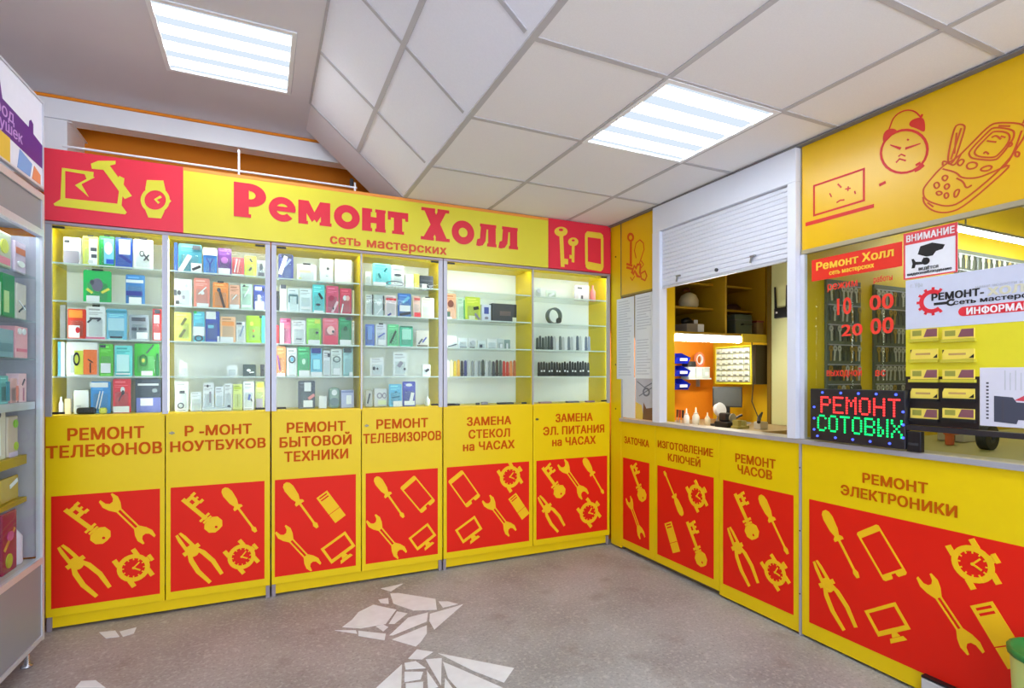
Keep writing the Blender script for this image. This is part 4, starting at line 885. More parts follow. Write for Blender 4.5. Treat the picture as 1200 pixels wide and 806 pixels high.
# roller shutter with its white frame
root = empty('roller_shutter', (XR, -1.02, .94), 'white roller shutter half raised above the open service window', 'shutter')
SW = M((222, 226, 240), .4, name='shutter_white', nscale=6)
y0, y1 = -.5005, -1.537
ya, yb = Rs(777, 400)[0], Rs(927.5, 400)[0]
MB().box(XR - .03, XR + .03, y0 - (ya - .5005) , y0, .939, 2.16).build('guide_rail', SW, root)
MB().box(XR - .03, XR + .03, y1, -yb, .939, 2.16).build('guide_rail', SW, root)
MB().box(XR - .03, XR + .06, y1, y0, 2.161, LOWC - .0125, bev=.003).build('housing', SW, root)
q = MB(); zc_ = 1.808; nsl = 14; hh = (2.158 - zc_) / nsl
for k in range(nsl):
    prof = [(XR - .004, zc_ + k * hh), (XR - .009, zc_ + k * hh + hh * .2), (XR - .009, zc_ + k * hh + hh * .8), (XR - .004, zc_ + k * hh + hh * .97), (XR + .004, zc_ + k * hh + hh * .97), (XR + .004, zc_ + k * hh)]
    q.prism([(p[0], p[1]) for p in prof], ya + .001, yb - .001, Matrix(((1, 0, 0, 0), (0, 0, -1, 0), (0, 1, 0, 0), (0, 0, 0, 1))))
q.build('curtain', SW, root)
for (u, v) in ((798, 324), (886, 301)):
    a = Rs(u, v); q = MB(RF(XR - .012)); q.rect(a[0] - .02, a[1] + .0, a[0] + .012, a[1] + .008, .0, .012); q.stroke([(a[0] - .01, a[1] + .002), (a[0] - .018, a[1] - .03)], .008, .004, .012); q.build('latch', M((150, 154, 160), .3, .8, 'latch_metal'), root)
a = Rs(842, 316.5); q = MB(RF(XR - .012)); q.disc(a[0], a[1], .010, h0=0, h1=.008); q.build('lock', DARKG, root)
MB().box(XR - .008, XR + .008, -yb + .001, -ya - .001, zc_ - .014, zc_ - .001).build('bottom_bar', M((200, 204, 216), .4, .2, 'shutter_bar'), root)
# the pane of display glass above narrow panel, with papers
root = empty('side_window', (XR, -.31, .94), 'narrow glazed panel with papers above the ЗАТОЧКА counter panel', 'window')
q = MB(); q.box(XR, XR + .014, -.131, -.124, .939, 1.797).box(XR, XR + .014, -.4965, -.488, .939, 1.797); q.build('frame', ALU, root)
MB().box(XR + .004, XR + .008, -.488, -.1312, .94, 1.796).build('pane', GLASS, root)
PAPER = M((226, 230, 236), .7, name='paper'); INK = M((192, 196, 206), .7, name='grey_print')
def paper(u0, u1, v0, v1, label, lines, off=.0005, seed=1, gap=None):
    a = Rs(u0, v0); b = Rs(u1, v0); z1_ = Rs((u0 + u1) / 2, v0)[1]; z0_ = Rs((u0 + u1) / 2, v1)[1]
    o = MB(RF(XR)).rect(a[0], z0_, b[0], z1_, off, off + .0008).build('notice_sheet', PAPER)
    tag(o, label, 'notice', 'paper notices beside the shutter')
    rnd = random.Random(seed); q = MB(RF(XR)); wd = b[0] - a[0]; n = lines
    for k in range(n):
        if gap and gap[0] < k < gap[1]:
            if k == gap[0] + 1: q.build('print', INK, o); q = MB(RF(XR))
            continue
        zz = z1_ - (z1_ - z0_) * (k + 1.5) / (n + 2); e = rnd.uniform(.6, .88)
        q.rect(a[0] + wd * .1, zz, a[0] + wd * e, zz + (z1_ - z0_) / (n + 2) * .3, off + .0008, off + .0011)
    q.build('print', INK, o); return o
paper(723, 743.3, 349, 444, 'tall white notice sheet of small print overlapping the yellow corner post', 30, .0005, 3)
paper(744.5, 766.3, 343.5, 443.5, 'tall white notice sheet beside the white shutter frame', 28, .0008, 5, (11, 15))
o = MB(RF(XR)).rect(Rs(729.5, 450)[0], .945, Rs(744, 450)[0], 1.226, -.003, -.0015).build('notice_sheet', PAPER); tag(o, 'short blank white sheet below the notices, above the counter ledge', 'notice', 'paper notices beside the shutter')
o = MB(RF(XR)).rect(Rs(744.6, 450)[0], .945, Rs(766, 450)[0], 1.226, -.003, -.0015).build('poster', M((186, 186, 196), .5, name='poster_grey')); tag(o, 'small photo poster with grey, yellow and brown shapes under the notice sheet', 'poster')
a0, a1 = Rs(744.6, 450)[0], Rs(766, 450)[0]; wd = a1 - a0
q = MB(RF(XR)); q.prism([(a0, .945), (a0 + wd * .45, .945), (a0 + wd * .35, 1.04), (a0, 1.06)], -.0014, -.001); q.build('print', M((226, 196, 90), .5), o)
q = MB(RF(XR)); q.prism([(a0 + wd * .4, .945), (a1, .945), (a1, 1.03), (a0 + wd * .6, 1.02), (a0 + wd * .45, 1.06)], -.0012, -.0008); q.build('print', M((120, 84, 60), .5), o)
q = MB(RF(XR)); q.ring(a0 + wd * .6, 1.13, wd * .2, .03, .6, -.0012, -.0008); q.stroke([(a0 + wd * .1, 1.2), (a0 + wd * .5, 1.16), (a0 + wd * .9, 1.19)], .008, -.0012, -.0008); q.stroke([(a0 + wd * .2, 1.1), (a0 + wd * .9, 1.16)], .007, -.0012, -.0008); q.build('print', M((110, 112, 124), .5), o)

def smooth(l, closed, it=2):
    for _ in range(it):
        o_ = [] if closed else [l[0]]; n = len(l)
        for i in range(n if closed else n - 1):
            a, b = l[i], l[(i + 1) % n]
            o_ += [(a[0] * .75 + b[0] * .25, a[1] * .75 + b[1] * .25), (a[0] * .25 + b[0] * .75, a[1] * .25 + b[1] * .75)]
        l = o_ if closed else o_ + [l[-1]]
    return l
# big yellow sign with cartoon drawings
root = empty('sign_board', (XR, -2.08, 1.83), 'big yellow board with red laptop, alarm clock and phone drawings', 'sign')
MB().box(XR, XR + .016, -3.15, -1.548, 1.832, LOWC - .013).build('board', M((232, 184, 4), .32, name='yellow_board', nscale=6), root)
MB().box(XR - .004, XR + .02, -3.15, -1.548, 1.812, 1.831).build('bottom_profile', M((178, 168, 140), .4, .4, 'board_profile'), root)
def z8(p): return Rs(930 + p[0] / 3.663, 60 + p[1] / 3.663)
def P8(l): return [z8(p) for p in l]
DRW = M((200, 74, 10), .5, name='brown_red_drawing'); DRR = M((214, 36, 16), .5, name='red_drawing')
q = MB(RF0); q.stroke(P8([(88,578),(302,505),(302,640),(88,705)]), .012, 0, .001, closed=True); q.prism(P8([(52,736),(345,655),(345,671),(52,752)]), 0, .0012)
q.stroke(P8([(185,650),(200,640),(218,638)]), .006, 0, .001); q.stroke(P8([(190,570),(205,585)]), .006, 0, .001); q.stroke(P8([(222,592),(245,588)]), .005, 0, .001); q.stroke(P8([(235,580),(233,600)]), .005, 0, .001); q.stroke(P8([(155,610),(163,625)]), .005, 0, .001); q.stroke(P8([(262,600),(266,612)]), .005, 0, .001)
q.build('laptop_drawing', DRR, root)
q = MB(RF0)
q.stroke(P8([(475 + 100 * math.cos(t), 430 + 92 * math.sin(t) - 28 * math.cos(t) * .3) for t in [2 * math.pi * i / 26 for i in range(26)]]), .009, 0, .001, closed=True)
q.prism(P8(smooth([(384,395),(384,360),(398,338),(425,330),(448,340),(425,358),(400,385)], True)), 0, .0012); q.prism(P8(smooth([(495,322),(500,300),(530,285),(560,285),(566,325),(562,350),(530,332)], True)), 0, .0012)
q.stroke(P8(smooth([(410,335),(430,280),(475,252),(520,255),(548,285)], False)), .005, 0, .001); q.stroke(P8([(545,288),(553,270)]), .008, 0, .001)
q.stroke(P8([(415,402),(460,418)]), [.004, .010], 0, .001); q.stroke(P8([(545,396),(480,418)]), [.004, .010], 0, .001); q.stroke(P8([(440,478),(455,462),(482,470)]), .006, 0, .001); q.stroke(P8([(450,452),(462,442),(480,450)]), .005, 0, .001)
q.stroke(P8([(525,490),(545,478)]), .01, 0, .001); q.stroke(P8([(520,515),(540,505),(560,488)]), .01, 0, .001); q.stroke(P8([(488,378),(494,382)]), .006, 0, .001)
q.build('alarm_clock_drawing', DRR, root)
MB(RF0).stroke(P8([(368,575),(395,562)]), .012, 0, .001).build('dash_drawing', DRR, root)
q = MB(RF0); LW = .0056
for l, cl in (([(556,600),(562,580),(640,490),(700,460),(760,400),(840,318),(880,305),(985,310),(1000,340),(985,380),(900,500),(720,650),(660,668),(590,650),(560,630)], True), ([(556,625),(560,655),(600,688),(660,695),(730,670),(920,505),(925,488)], False),
              ([(752,430),(835,345),(860,325),(935,335),(950,350),(940,385),(885,455),(860,470),(770,462),(755,450)], True), ([(772,428),(845,355),(862,342),(925,348),(930,385),(880,445),(855,458),(785,452)], True),
              ([(665,490),(662,450),(690,325),(712,312),(735,318),(735,335),(705,430),(690,470)], True), ([(690,440),(700,350)], False), ([(675,465),(720,330)], False), ([(640,490),(640,470),(665,478),(690,495),(720,440)], False),
              ([(985,310),(1000,280),(1010,240)], False), ([(920,395),(935,390),(940,402),(925,412)], True), ([(955,430),(972,436),(965,455),(950,448)], True), ([(980,340),(940,450),(900,500)], False),
              ([(740,490),(760,475),(790,480),(785,500),(750,508)], True), ([(800,505),(835,490),(855,495),(840,512),(810,515)], True), ([(700,480),(720,462),(735,470),(715,495)], True),
              ([(635,545),(650,530),(665,540),(650,560)], True), ([(600,570),(620,560),(628,580),(610,592)], True), ([(645,580),(662,566),(672,580),(655,596)], True), ([(690,600),(715,590),(705,620),(690,630)], True), ([(610,605),(630,600),(640,612),(620,620)], True), ([(645,615),(660,605),(668,622),(652,635)], True), ([(700,545),(730,560),(740,590),(765,575)], False), ([(640,505),(700,520),(720,545),(790,545),(850,520),(920,490)], False),
              ([(815,440),(825,430),(838,442)], False), ([(850,370),(870,360),(890,378)], False), ([(830,385),(870,390)], False), ([(890,365),(910,370)], False), ([(880,320),(930,322)], False), ([(575,650),(600,668)], False)):
    q.stroke(P8(smooth(l, cl)), LW, 0, .001, closed=cl)
q.build('phone_drawing', DRW, root)

# glazing of the electronics window and its frame
root = empty('service_window', (XR, -2.08, .94), 'wide glazed window of the electronics counter under the big yellow board', 'window')
MB().box(XR - .002, XR + .02, -1.5605, -1.538, .939, 1.811).build('frame', M((214, 216, 226), .4, .2, 'window_frame_white'), root)
MB().box(XR + .006, XR + .010, -3.15, -1.561, .939, 1.811).build('pane', GLASS, root)

GX = XR + .006                    # outer glass face
def panel_on_glass(name, c, mat, label, cat, th=.0016, off=.0002):
    """c: pixel corners tl,tr,br,bl on the glass plane, straightened to a rectangle"""
    u0, u1, vt0, vt1, vb0, vb1 = c
    a = Rs(u0, vt0, GX); b = Rs(u1, vt1, GX); cc = Rs(u1, vb1, GX); d = Rs(u0, vb0, GX)
    s0, s1 = a[0], b[0]; t1 = (a[1] + b[1]) / 2; t0 = (cc[1] + d[1]) / 2
    o = MB(RF(GX)).rect(s0, t0, s1, t1, off, off + th).build(name, mat); tag(o, label, cat); return o, s0, s1, t0, t1, off + th
RG = RF(GX)
o, s0, s1, t0, t1, h = panel_on_glass('shop_sticker', (951.5, 1057.5, 302, 286.5, 328, 314), M((232, 44, 24), .4, name='sticker_red'), 'red and yellow shop name sticker at the top of the electronics window glass', 'sticker')
wd, ht = s1 - s0, t1 - t0; YT = M((250, 206, 60), .4, name='sticker_yellow')
lettering('Ремонт Холл', RG, s0 + wd * .06, s0 + wd * .92, t0 + ht * .48, ht * .36, YT, o, bold=.03, off=h)
lettering('сеть мастерских', RG, s0 + wd * .22, s0 + wd * .72, t0 + ht * .16, ht * .2, YT, o, bold=.03, off=h)
# opening hours, red film letters on the glass
root = empty('opening_hours', (GX, -1.72, 1.25), 'red film opening hours 10 00 and 20 00 stuck on the window glass', 'lettering')
HR = M((236, 60, 44), .4, name='red_film')
def glass_text(s_, u0, u1, v, hpx, bold=.0):
    a = Rs(u0, v, GX); b = Rs(u1, v, GX); um = (u0 + u1) / 2; z0_ = Rs(um, v + hpx / 2, GX)[1]; z1_ = Rs(um, v - hpx / 2, GX)[1]
    lettering(s_, RG, a[0], b[0], z0_, z1_ - z0_, HR, root, bold=bold, off=.0004, thick=.0008)
glass_text('10', 981, 998, 358, 20, .02); glass_text('00', 1019, 1047.5, 353, 18, .02); glass_text('20', 986, 1011, 386, 14, .02); glass_text('00', 1020, 1047.5, 381, 19, .02)
glass_text('режим', 970, 1005, 333, 9, .01); glass_text('работы', 1024, 1046, 326, 7, .01); glass_text('выходной', 969, 1010, 436, 9, .01); glass_text('вс', 1026, 1038, 436, 9, .01)
# attention notice
o, s0, s1, t0, t1, h = panel_on_glass('camera_notice', (1059.5, 1123, 273, 261.5, 328, 319), M((234, 236, 244), .5, name='notice_white'), 'white ВНИМАНИЕ notice with black security camera picture and red border', 'sign', off=.0024)
wd, ht = s1 - s0, t1 - t0; PR = M((226, 70, 80), .45, name='notice_red')
q = MB(RG); q.rect(s0, t1 - ht * .26, s1, t1, h, h + .0006); q.rect(s0, t0, s0 + wd * .035, t1, h, h + .0007); q.rect(s1 - wd * .035, t0, s1, t1, h, h + .0007); q.rect(s0, t0, s1, t0 + ht * .03, h, h + .0008); q.build('red_border', PR, o)
lettering('ВНИМАНИЕ', RG, s0 + wd * .06, s0 + wd * .95, t1 - ht * .2, ht * .14, M((246, 236, 240), .5, name='notice_letter_white'), o, bold=.03, off=h + .0008)
def N_(p): return (s0 + p[0] * wd, t0 + p[1] * ht)
q = MB(RG); q.prism([N_(p) for p in [(.28, .50), (.33, .66), (.55, .69), (.78, .60), (.74, .52), (.62, .5), (.56, .42), (.44, .42)]], h, h + .0006); q.stroke([N_((.42, .40)), N_((.38, .30)), (s0 + .22 * wd, t0 + .32 * ht)], .012, h, h + .0006); q.disc(*N_((.43, .33)), .014, h0=h, h1=h + .0007); q.prism([N_(p) for p in [(.16, .22), (.22, .22), (.25, .33), (.2, .42), (.16, .42), (.18, .32)]], h, h + .0006); q.build('camera_picture', BLACK, o)
lettering('ВЕДЁТСЯ', RG, s0 + wd * .3, s0 + wd * .66, t0 + ht * .155, ht * .055, DARKG, o, bold=.02, off=h); lettering('видеонаблюдение', RG, s0 + wd * .08, s0 + wd * .9, t0 + ht * .075, ht * .06, DARKG, o, bold=.02, off=h)
# white information banner
s0, t1 = Rs(1062, 328.5, GX); t0 = Rs(1062, 384.5, GX)[1]; s1 = Rs(1312, 300, GX)[0]
t1 = (t1 + Rs(1200, 309, GX)[1]) / 2; t0 = (t0 + Rs(1200, 378, GX)[1]) / 2
h = .0036
o = MB(RG).rect(s0, t0, s1, t1, .002, h).build('information_banner', M((206, 212, 234), .5, name='banner_white')); tag(o, 'pale white banner with red gear logo РЕМОНТ-ХОЛЛ ИНФОРМАЦИЯ over the card holder', 'sign')
def zb_(p): return Rs(1050 + p[0] / 8, 310 + p[1] / 8, GX)
gc = zb_((345, 345)); gr = abs(zb_((345, 235))[1] - gc[1])
q = MB(RG); q.ring(gc[0] + .0, gc[1], gr, gr, .66, h, h + .0008, a0=50, a1=310, n=28)
for k in range(9):
    a = math.radians(55 + 250 * k / 8); q.stroke([(gc[0] + gr * .95 * math.cos(a), gc[1] + gr * .95 * math.sin(a)), (gc[0] + gr * 1.2 * math.cos(a), gc[1] + gr * 1.2 * math.sin(a))], gr * .22, h, h + .0008)
q.build('gear_logo', M((222, 40, 56), .45, name='gear_red'), o)
def BT(s_, p0, p1, hz, mat, bold=.03, d=0.0):
    a = zb_(p0); b = zb_(p1); lettering(s_, RG, a[0], b[0], (a[1] + b[1]) / 2, hz * abs(zb_((0, 0))[1] - zb_((0, 100))[1]) / 100, mat, o, bold=bold, off=h + d)
BT('РЕМОНТ-', (340, 335), (830, 290), 60, BLACK, .04); BT('ХОЛЛ', (865, 290), (1330, 240), 62, M((216, 214, 190), .5, name='pale_lettering'), .04)
BT('сеть мастерских', (545, 372), (1450, 290), 40, BLACK, .02); BT('наши новости и акции', (750, 218), (1400, 150), 26, INK, .0); BT('г. Уфа', (145, 220), (255, 205), 38, INK, .0)
q = MB(RG); a = zb_((590, 400)); b = zb_((590, 488)); c_ = zb_((1700, 300)); rr = (a[1] - b[1]) / 2; cy_ = (a[1] + b[1]) / 2
q.rect(a[0] + rr, cy_ - rr, c_[0], cy_ + rr, h, h + .0006); q.ring(a[0] + rr, cy_, rr, rr, .02, h, h + .0006, a0=90, a1=270, n=10); q.build('red_bar', M((226, 44, 60), .45, name='bar_red'), o)
BT('ИНФОРМАЦИЯ', (668, 470), (1430, 400), 55, M((250, 244, 248), .5, name='bar_letters'), .035, .0008)
q = MB(RG); a = zb_((360, 372)); b = zb_((500, 368)); q.rect(a[0], a[1] - .005, b[0], a[1] + .005, h, h + .0006); q.ring(b[0] + .008, a[1], .016, .013, .5, h, h + .0007, a0=40, a1=320, n=12); q.build('wrench_logo', BLACK, o)
# yellow backing with card pockets
bt = t0 - .0005
s0b = Rs(1062, 440, GX)[0]
o = MB(RG).rect(s0b, Rs(1062, 441, GX)[1], s1, bt, .0005, .0025).build('yellow_info_board', M((226, 216, 40), .4, name='info_board_yellow')); tag(o, 'plain yellow board on the window glass under the information banner', 'board')
HK = Rs(1063, 441, GX)[1] - .0005; HL = Rs(1063, 497, GX)[1]; s1h = Rs(1148, 470, GX)[0]
root = empty('card_holder', (GX, -(s0b + s1h) / 2, HL), 'black tiered business card holder fixed on the electronics window', 'card holder')
MB(RG).rect(s0b, HL, s1h, HK, .0005, .0032).build('back_plate', M((40, 32, 34), .35, name='holder_black'), root)
CARDW = M((236, 214, 90), .5, name='card_yellow'); CARDM = M((130, 80, 90), .5, name='card_photo'); CARDI = M((150, 150, 60), .5, name='card_olive')
rows = [390, 414, 437.5, 461, 484.5]
for c, (ua, ub) in enumerate(((1069, 1100.5), (1106.5, 1143.5))):
    for r, vv in enumerate(rows):
        um = (ua + ub) / 2; v0_ = vv + (1 if r < 3 else 0); hh_ = 11.5
        a = Rs(ua, vv, GX)[0]; b = Rs(ub, vv, GX)[0]; zt_ = Rs(um, v0_ - hh_ / 2, GX)[1]; zb2 = Rs(um, v0_ + hh_ / 2, GX)[1]
        hb = .0040 if r >= 3 else .0032
        pk = MB(RG); pk.rect(a - .004, zb2 - .012, b + .004, zb2 - .001, hb - .0012 if r < 3 else .0034, .02); pk.build('pocket', M((200, 190, 60), .3, name='pocket_yellow') if r < 3 else BLACK, root)
        st = MB(RG); st.rect(a, zb2, b, zt_, .0042, .012); cd_ = st.build('business_cards', CARDW)
        tag(cd_, '%s yellow card stack, %s row from top, column nearer the %s' % ('photo printed' if r % 2 == 0 else 'slanted text', ORD[r], 'LED sign' if c == 0 else 'leaflet'), 'business cards', 'business card stacks in the card holder')
        ww = b - a; hz = zt_ - zb2
        if r % 2 == 0:
            q = MB(RG); q.prism([(a + ww * .5, zb2 + hz * .15), (b - .001, zb2 + hz * .15), (b - .001, zt_ - hz * .05), (a + ww * .62, zt_ - hz * .05)], .012, .0126); q.build('photo', CARDM, cd_)
            q = MB(RG); q.rect(a + ww * .08, zb2 + hz * .3, a + ww * .42, zb2 + hz * .85, .012, .0124); q.rect(a + ww * .14, zb2 + hz * .42, a + ww * .36, zb2 + hz * .73, .0124, .0128); q.build('emblem', CARDI, cd_)
        else:
            q = MB(RG); q.rect(a + ww * .2, zb2 + hz * .42, a + ww * .75, zb2 + hz * .62, .012, .0124); q.build('print', M((190, 150, 90), .5), cd_)
            q = MB(RG); q.prism([(a, zb2 + hz * .6), (a + ww * .06, zt_), (a, zt_)], .012, .0126); q.prism([(b - ww * .16, zb2 + hz * .1), (b, zb2 + hz * .1), (b, zb2 + hz * .5)], .012, .0126); q.build('black_corner', BLACK, cd_)
# leaflet
ls0 = Rs(1149, 470, GX)[0]; lt = Rs(1175, 430.5, GX)[1]; lb = Rs(1175, 500, GX)[1]; ls1 = Rs(1240, 460, GX)[0]
o = MB(RG).rect(ls0, lb, ls1, lt, .0026, .0040).build('leaflet', M((214, 214, 230), .5, name='leaflet_paper')); tag(o, 'white leaflet with dark grey repair pouch picture beside the card holder', 'leaflet')
ww, hz = ls1 - ls0, lt - lb
q = MB(RG); q.prism([(ls0 + ww * .2, lb + hz * .08), (ls0 + ww * .5, lb + hz * .06), (ls0 + ww * .52, lb + hz * .13), (ls1 - .004, lb + hz * .12), (ls1 - .004, lb + hz * .4), (ls0 + ww * .5, lb + hz * .42), (ls0 + ww * .45, lb + hz * .5), (ls0 + ww * .2, lb + hz * .52)], .0041, .0048); q.build('pouch_picture', M((66, 70, 88), .5), o)
q = MB(RG); q.prism([(ls0 + ww * .47, lb + hz * .45), (ls0 + ww * .62, lb + hz * .55), (ls1 - .004, lb + hz * .56), (ls1 - .004, lb + hz * .42)], .0041, .0046); q.build('red_picture', M((210, 70, 90), .5), o)
q = MB(RG); q.rect(ls0 + ww * .3, lb + hz * .12, ls0 + ww * .335, lb + hz * .46, .0049, .0052)
for k in range(11): q.rect(ls0 + ww * .09, lb + hz * (.12 + .06 * k), ls0 + ww * .125, lb + hz * (.15 + .06 * k), .0041, .0044)
q.build('print', M((70, 70, 84), .5), o)
q = MB(RG)
for k in range(4): q.rect(ls0 + ww * (.34 + .07 * k), lb + hz * .62, ls0 + ww * (.355 + .07 * k), lb + hz * (.95 - .04 * (k % 2)), .0041, .0044)
q.build('print', INK, o)
o = MB(RG).rect(s0b, HL - .02, s1, HL - .0008, .0012, .03).build('leaflet_ledge', M((40, 36, 42), .4, name='black_ledge')); tag(o, 'long thin black ledge under the card holder and leaflet', 'ledge')

# LED sign
root = empty('led_sign', (XR - .02, -1.75, .94), 'black LED sign glowing РЕМОНТ in red over green СОТОВЫХ letters', 'sign')
la, lb_ = Rs(949.5, 490, XR - .03)[0], Rs(1060.5, 490, XR - .03)[0]; lt0 = .945; lt1 = Rs(1005, 456.5, XR - .03)[1]
MB().box(XR - .03, XR + .004, -lb_, -la, lt0, lt1, bev=.003).build('case', M((34, 34, 42), .3, name='led_case'), root)
o = MB().box(XR - .022, XR + .004, -lb_ - .052, -lb_ - .001, lt0 - .006, HL - .024, bev=.003).build('led_side_case', M((24, 24, 30), .3, name='led_side')); tag(o, 'small black side case at the end of the LED sign, by the booth bench view', 'box')  # side case of the LED sign, built as its own object
MB().rect(lb_ + .008, lt0 + .02, lb_ + .044, lt0 + .03, 0, .001).build('vent_slot', DARKG, o, RF(XR - .0225))
FONT = {'Р': ['11110', '10001', '10001', '11110', '10000', '10000', '10000'], 'Е': ['11111', '10000', '10000', '11110', '10000', '10000', '11111'], 'М': ['10001', '11011', '10101', '10101', '10001', '10001', '10001'],
        'О': ['01110', '10001', '10001', '10001', '10001', '10001', '01110'], 'Н': ['10001', '10001', '10001', '11111', '10001', '10001', '10001'], 'Т': ['11111', '00100', '00100', '00100', '00100', '00100', '00100'],
        'С': ['01110', '10001', '10000', '10000', '10000', '10001', '01110'], 'В': ['11110', '10001', '10001', '11110', '10001', '10001', '11110'], 'Ы': ['10001', '10001', '10001', '11001', '10101', '10101', '11001'], 'Х': ['10001', '10001', '01010', '00100', '01010', '10001', '10001']}
def led_word(word, sa, sb, ta, tb, mat, nm):
    q = MB(RF(XR - .03)); n = len(word) * 6 - 1; dx = (sb - sa) / (n - 1); dz = (tb - ta) / 6
    for k, ch in enumerate(word):
        for r in range(7):
            for c in range(5):
                if FONT[ch][r][c] == '1':
                    x = sa + (k * 6 + c) * dx; z = tb - r * dz
                    q.box(x - .0031, x + .0031, z - .0036, z + .0036, .0002, .003)
    q.build(nm, mat, root)
ww, hz = lb_ - la, lt1 - lt0
led_word('РЕМОНТ', la + ww * .14, la + ww * .95, lt0 + hz * .56, lt0 + hz * .84, emis((255, 50, 50), 3.0, 'led_red'), 'red_letters')
led_word('СОТОВЫХ', la + ww * .10, la + ww * .97, lt0 + hz * .20, lt0 + hz * .48, emis((20, 240, 110), 2.2, 'led_green'), 'green_letters')
BDM = emis((70, 90, 255), 2.5, 'led_blue')
dots = [(la + ww * fx, lt1 - hz * .07) for fx in (.15, .36, .55, .73, .92)] + [(la + ww * (fx - .06), lt0 + hz * .08) for fx in (.15, .36, .55, .73, .92)] + [(la + ww * .05, lt0 + hz * fz) for fz in (.2, .42, .64)] + [(lb_ - ww * .015, lt0 + hz * fz) for fz in (.2, .42, .64)]
for (a, b) in dots: MB(RF(XR - .03)).disc(a, b, .005, h0=.0002, h1=.003, n=10).build('blue_light', BDM, root)

# ================================================================== THE BOOTHS BEHIND THE WINDOWS
BY = M((222, 186, 20), .5, name='booth_yellow', nscale=5)
structure(MB().box(XR + .06, 3.46, .12, .14, 0, LOWC).build('wall_booth_orange', M((236, 140, 24), .55, name='booth_orange')))
structure(MB().box(3.45, 3.47, -1.47, .12, 0, LOWC).build('wall_booth_yellow', BY))
structure(MB().box(XR + .06, 4.78, -1.50, -1.48, 0, LOWC).build('wall_partition', BY))
structure(MB().box(4.78, 4.8, -3.2, -1.48, 0, LOWC).build('wall_booth_end', M((206, 190, 110), .6, name='booth_end')))
structure(MB().box(XR + .06, 4.78, -3.2, -3.18, 0, LOWC).build('wall_booth_near', M((206, 190, 110), .6, name='booth_near')))
SHADED_YEL = M((120, 96, 20), .6, name='shelf_unit_shaded')
# overhead shelf unit: yellow laminate with its shade darkened into the colour
root = empty('overhead_shelf_unit', (2.97, -.16, 1.49), 'yellow open shelf unit hung over the work bench behind the shutter window', 'shelf')
SX0, SX1, SY0, SY1 = 2.545, 3.44, -.425, .115
for xx in (SX0, 3.02, SX1 - .016): MB().box(xx, xx + .016, SY0 + .005, SY1, 1.545, 2.2).build('side_panel', M((164, 130, 18), .5, name='shelf_yellow_shaded'), root)
for zz in (1.529, 1.72, 1.90): MB().box(SX0, SX1, SY0 + (0 if zz < 1.6 else .12), SY1, zz, zz + .015).build('shelf', M((164, 130, 18), .5, name='shelf_yellow_shaded'), root)
MB().box(SX0, SX1, SY1 - .01, SY1, 1.545, 2.2).build('back_panel', M((164, 130, 18), .5, name='shelf_yellow_shaded'), root)
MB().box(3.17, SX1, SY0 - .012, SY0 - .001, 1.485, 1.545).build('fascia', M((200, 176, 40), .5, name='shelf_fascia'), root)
root = empty('booth_upright', (2.496, -.43, 0), 'tall yellow upright board at the near end of the overhead shelf', 'board')
MB().box(2.452, 2.54, -.44, -.42, 0, 2.3, bev=.001).build('board', M((228, 188, 10), .45, name='upright_yellow'), root); MB().box(2.452, 2.54, -.419, -.39, 1.0, 1.03).build('cleat', ALU, root)
root = empty('tube_lamp', (2.84, -.43, 1.485), 'bright white tube lamp under the overhead shelf behind the shutter window', 'lamp')
MB().box(SX0, 3.16, -.438, -.40, 1.518, 1.528).build('housing', WHITE, root)
MB().box(SX0 + .005, 3.155, -.445, -.41, 1.478, 1.517, bev=.008).build('tube', emis((255, 250, 240), TUBE_STRENGTH * 2.6, 'bench_tube_glow'), root)
def boothprop(name, label, cat, mb, mat, parts=(), smooth=False, group=None):
    o = mb.build(name, mat, smooth=smooth); tag(o, label, cat, group)
    for nm_, m2, mt in parts: m2.build(nm_, mt, o)
    return o
def Pt(u, y, zz): d = ray(u, 400); t = (y - CAM.y) / d.y; return (CAM.x + d.x * t, y, zz)
def lth(x, y, z, prof, n=18): return MB().lathe(prof, n, None, x, y, z)
p = Pt(807, -.2, 1.736)
boothprop('helmet', 'pale round helmet on the upper shelf behind the shutter', 'helmet', lth(p[0], p[1], p[2], [(.05, 0), (.07, .02), (.072, .06), (.055, .10), (.02, .12), (0, .122)]), M((196, 190, 160), .4), [('strap', MB().tube([(p[0] - .07, p[1] - .02, p[2] + .13), (p[0] - .02, p[1] - .02, p[2] + .145), (p[0] + .01, p[1], p[2] + .125)], .008), M((90, 40, 30), .5))], True)
p = Pt(806, -.22, 1.5445)
boothprop('storage_box', 'low grey box with white label on the lower overhead shelf', 'box', MB().box(p[0] - .1, p[0] + .06, p[1] - .1, p[1] + .08, p[2], p[2] + .07, bev=.004), M((130, 120, 110), .5), [('label', MB().box(p[0] + .0, p[0] + .058, p[1] - .102, p[1] - .1005, p[2] + .012, p[2] + .066), PAPER)])
p = Pt(804, -.14, 1.6155)
boothprop('cable_bundle', 'black bundle lying on the grey box under the upper shelf', 'bundle', MB().tube([(p[0] - .07, p[1] - .03, p[2] + .025), (p[0] - .03, p[1] - .05, p[2] + .035), (p[0] + .03, p[1] - .03, p[2] + .022), (p[0] + .05, p[1], p[2] + .025)], [.02, .026, .02, .014], 10), BLACK, [('tag', MB().box(p[0] + .01, p[0] + .045, p[1] - .075, p[1] - .07, p[2] + .012, p[2] + .04), PAPER)], True)
p = Pt(857, -.18, 1.736)
boothprop('cap', 'dark red rounded cap on the upper shelf beside the divider', 'cap', lth(p[0], p[1], p[2], [(.07, 0), (.068, .03), (.045, .055), (0, .065)]), M((60, 20, 24), .6), [('brim', MB().box(p[0] - .07, p[0] + .05, p[1] - .1, p[1] - .05, p[2], p[2] + .008, bev=.003), BLACK)], True)
p = Pt(866, -.355, 1.5445)
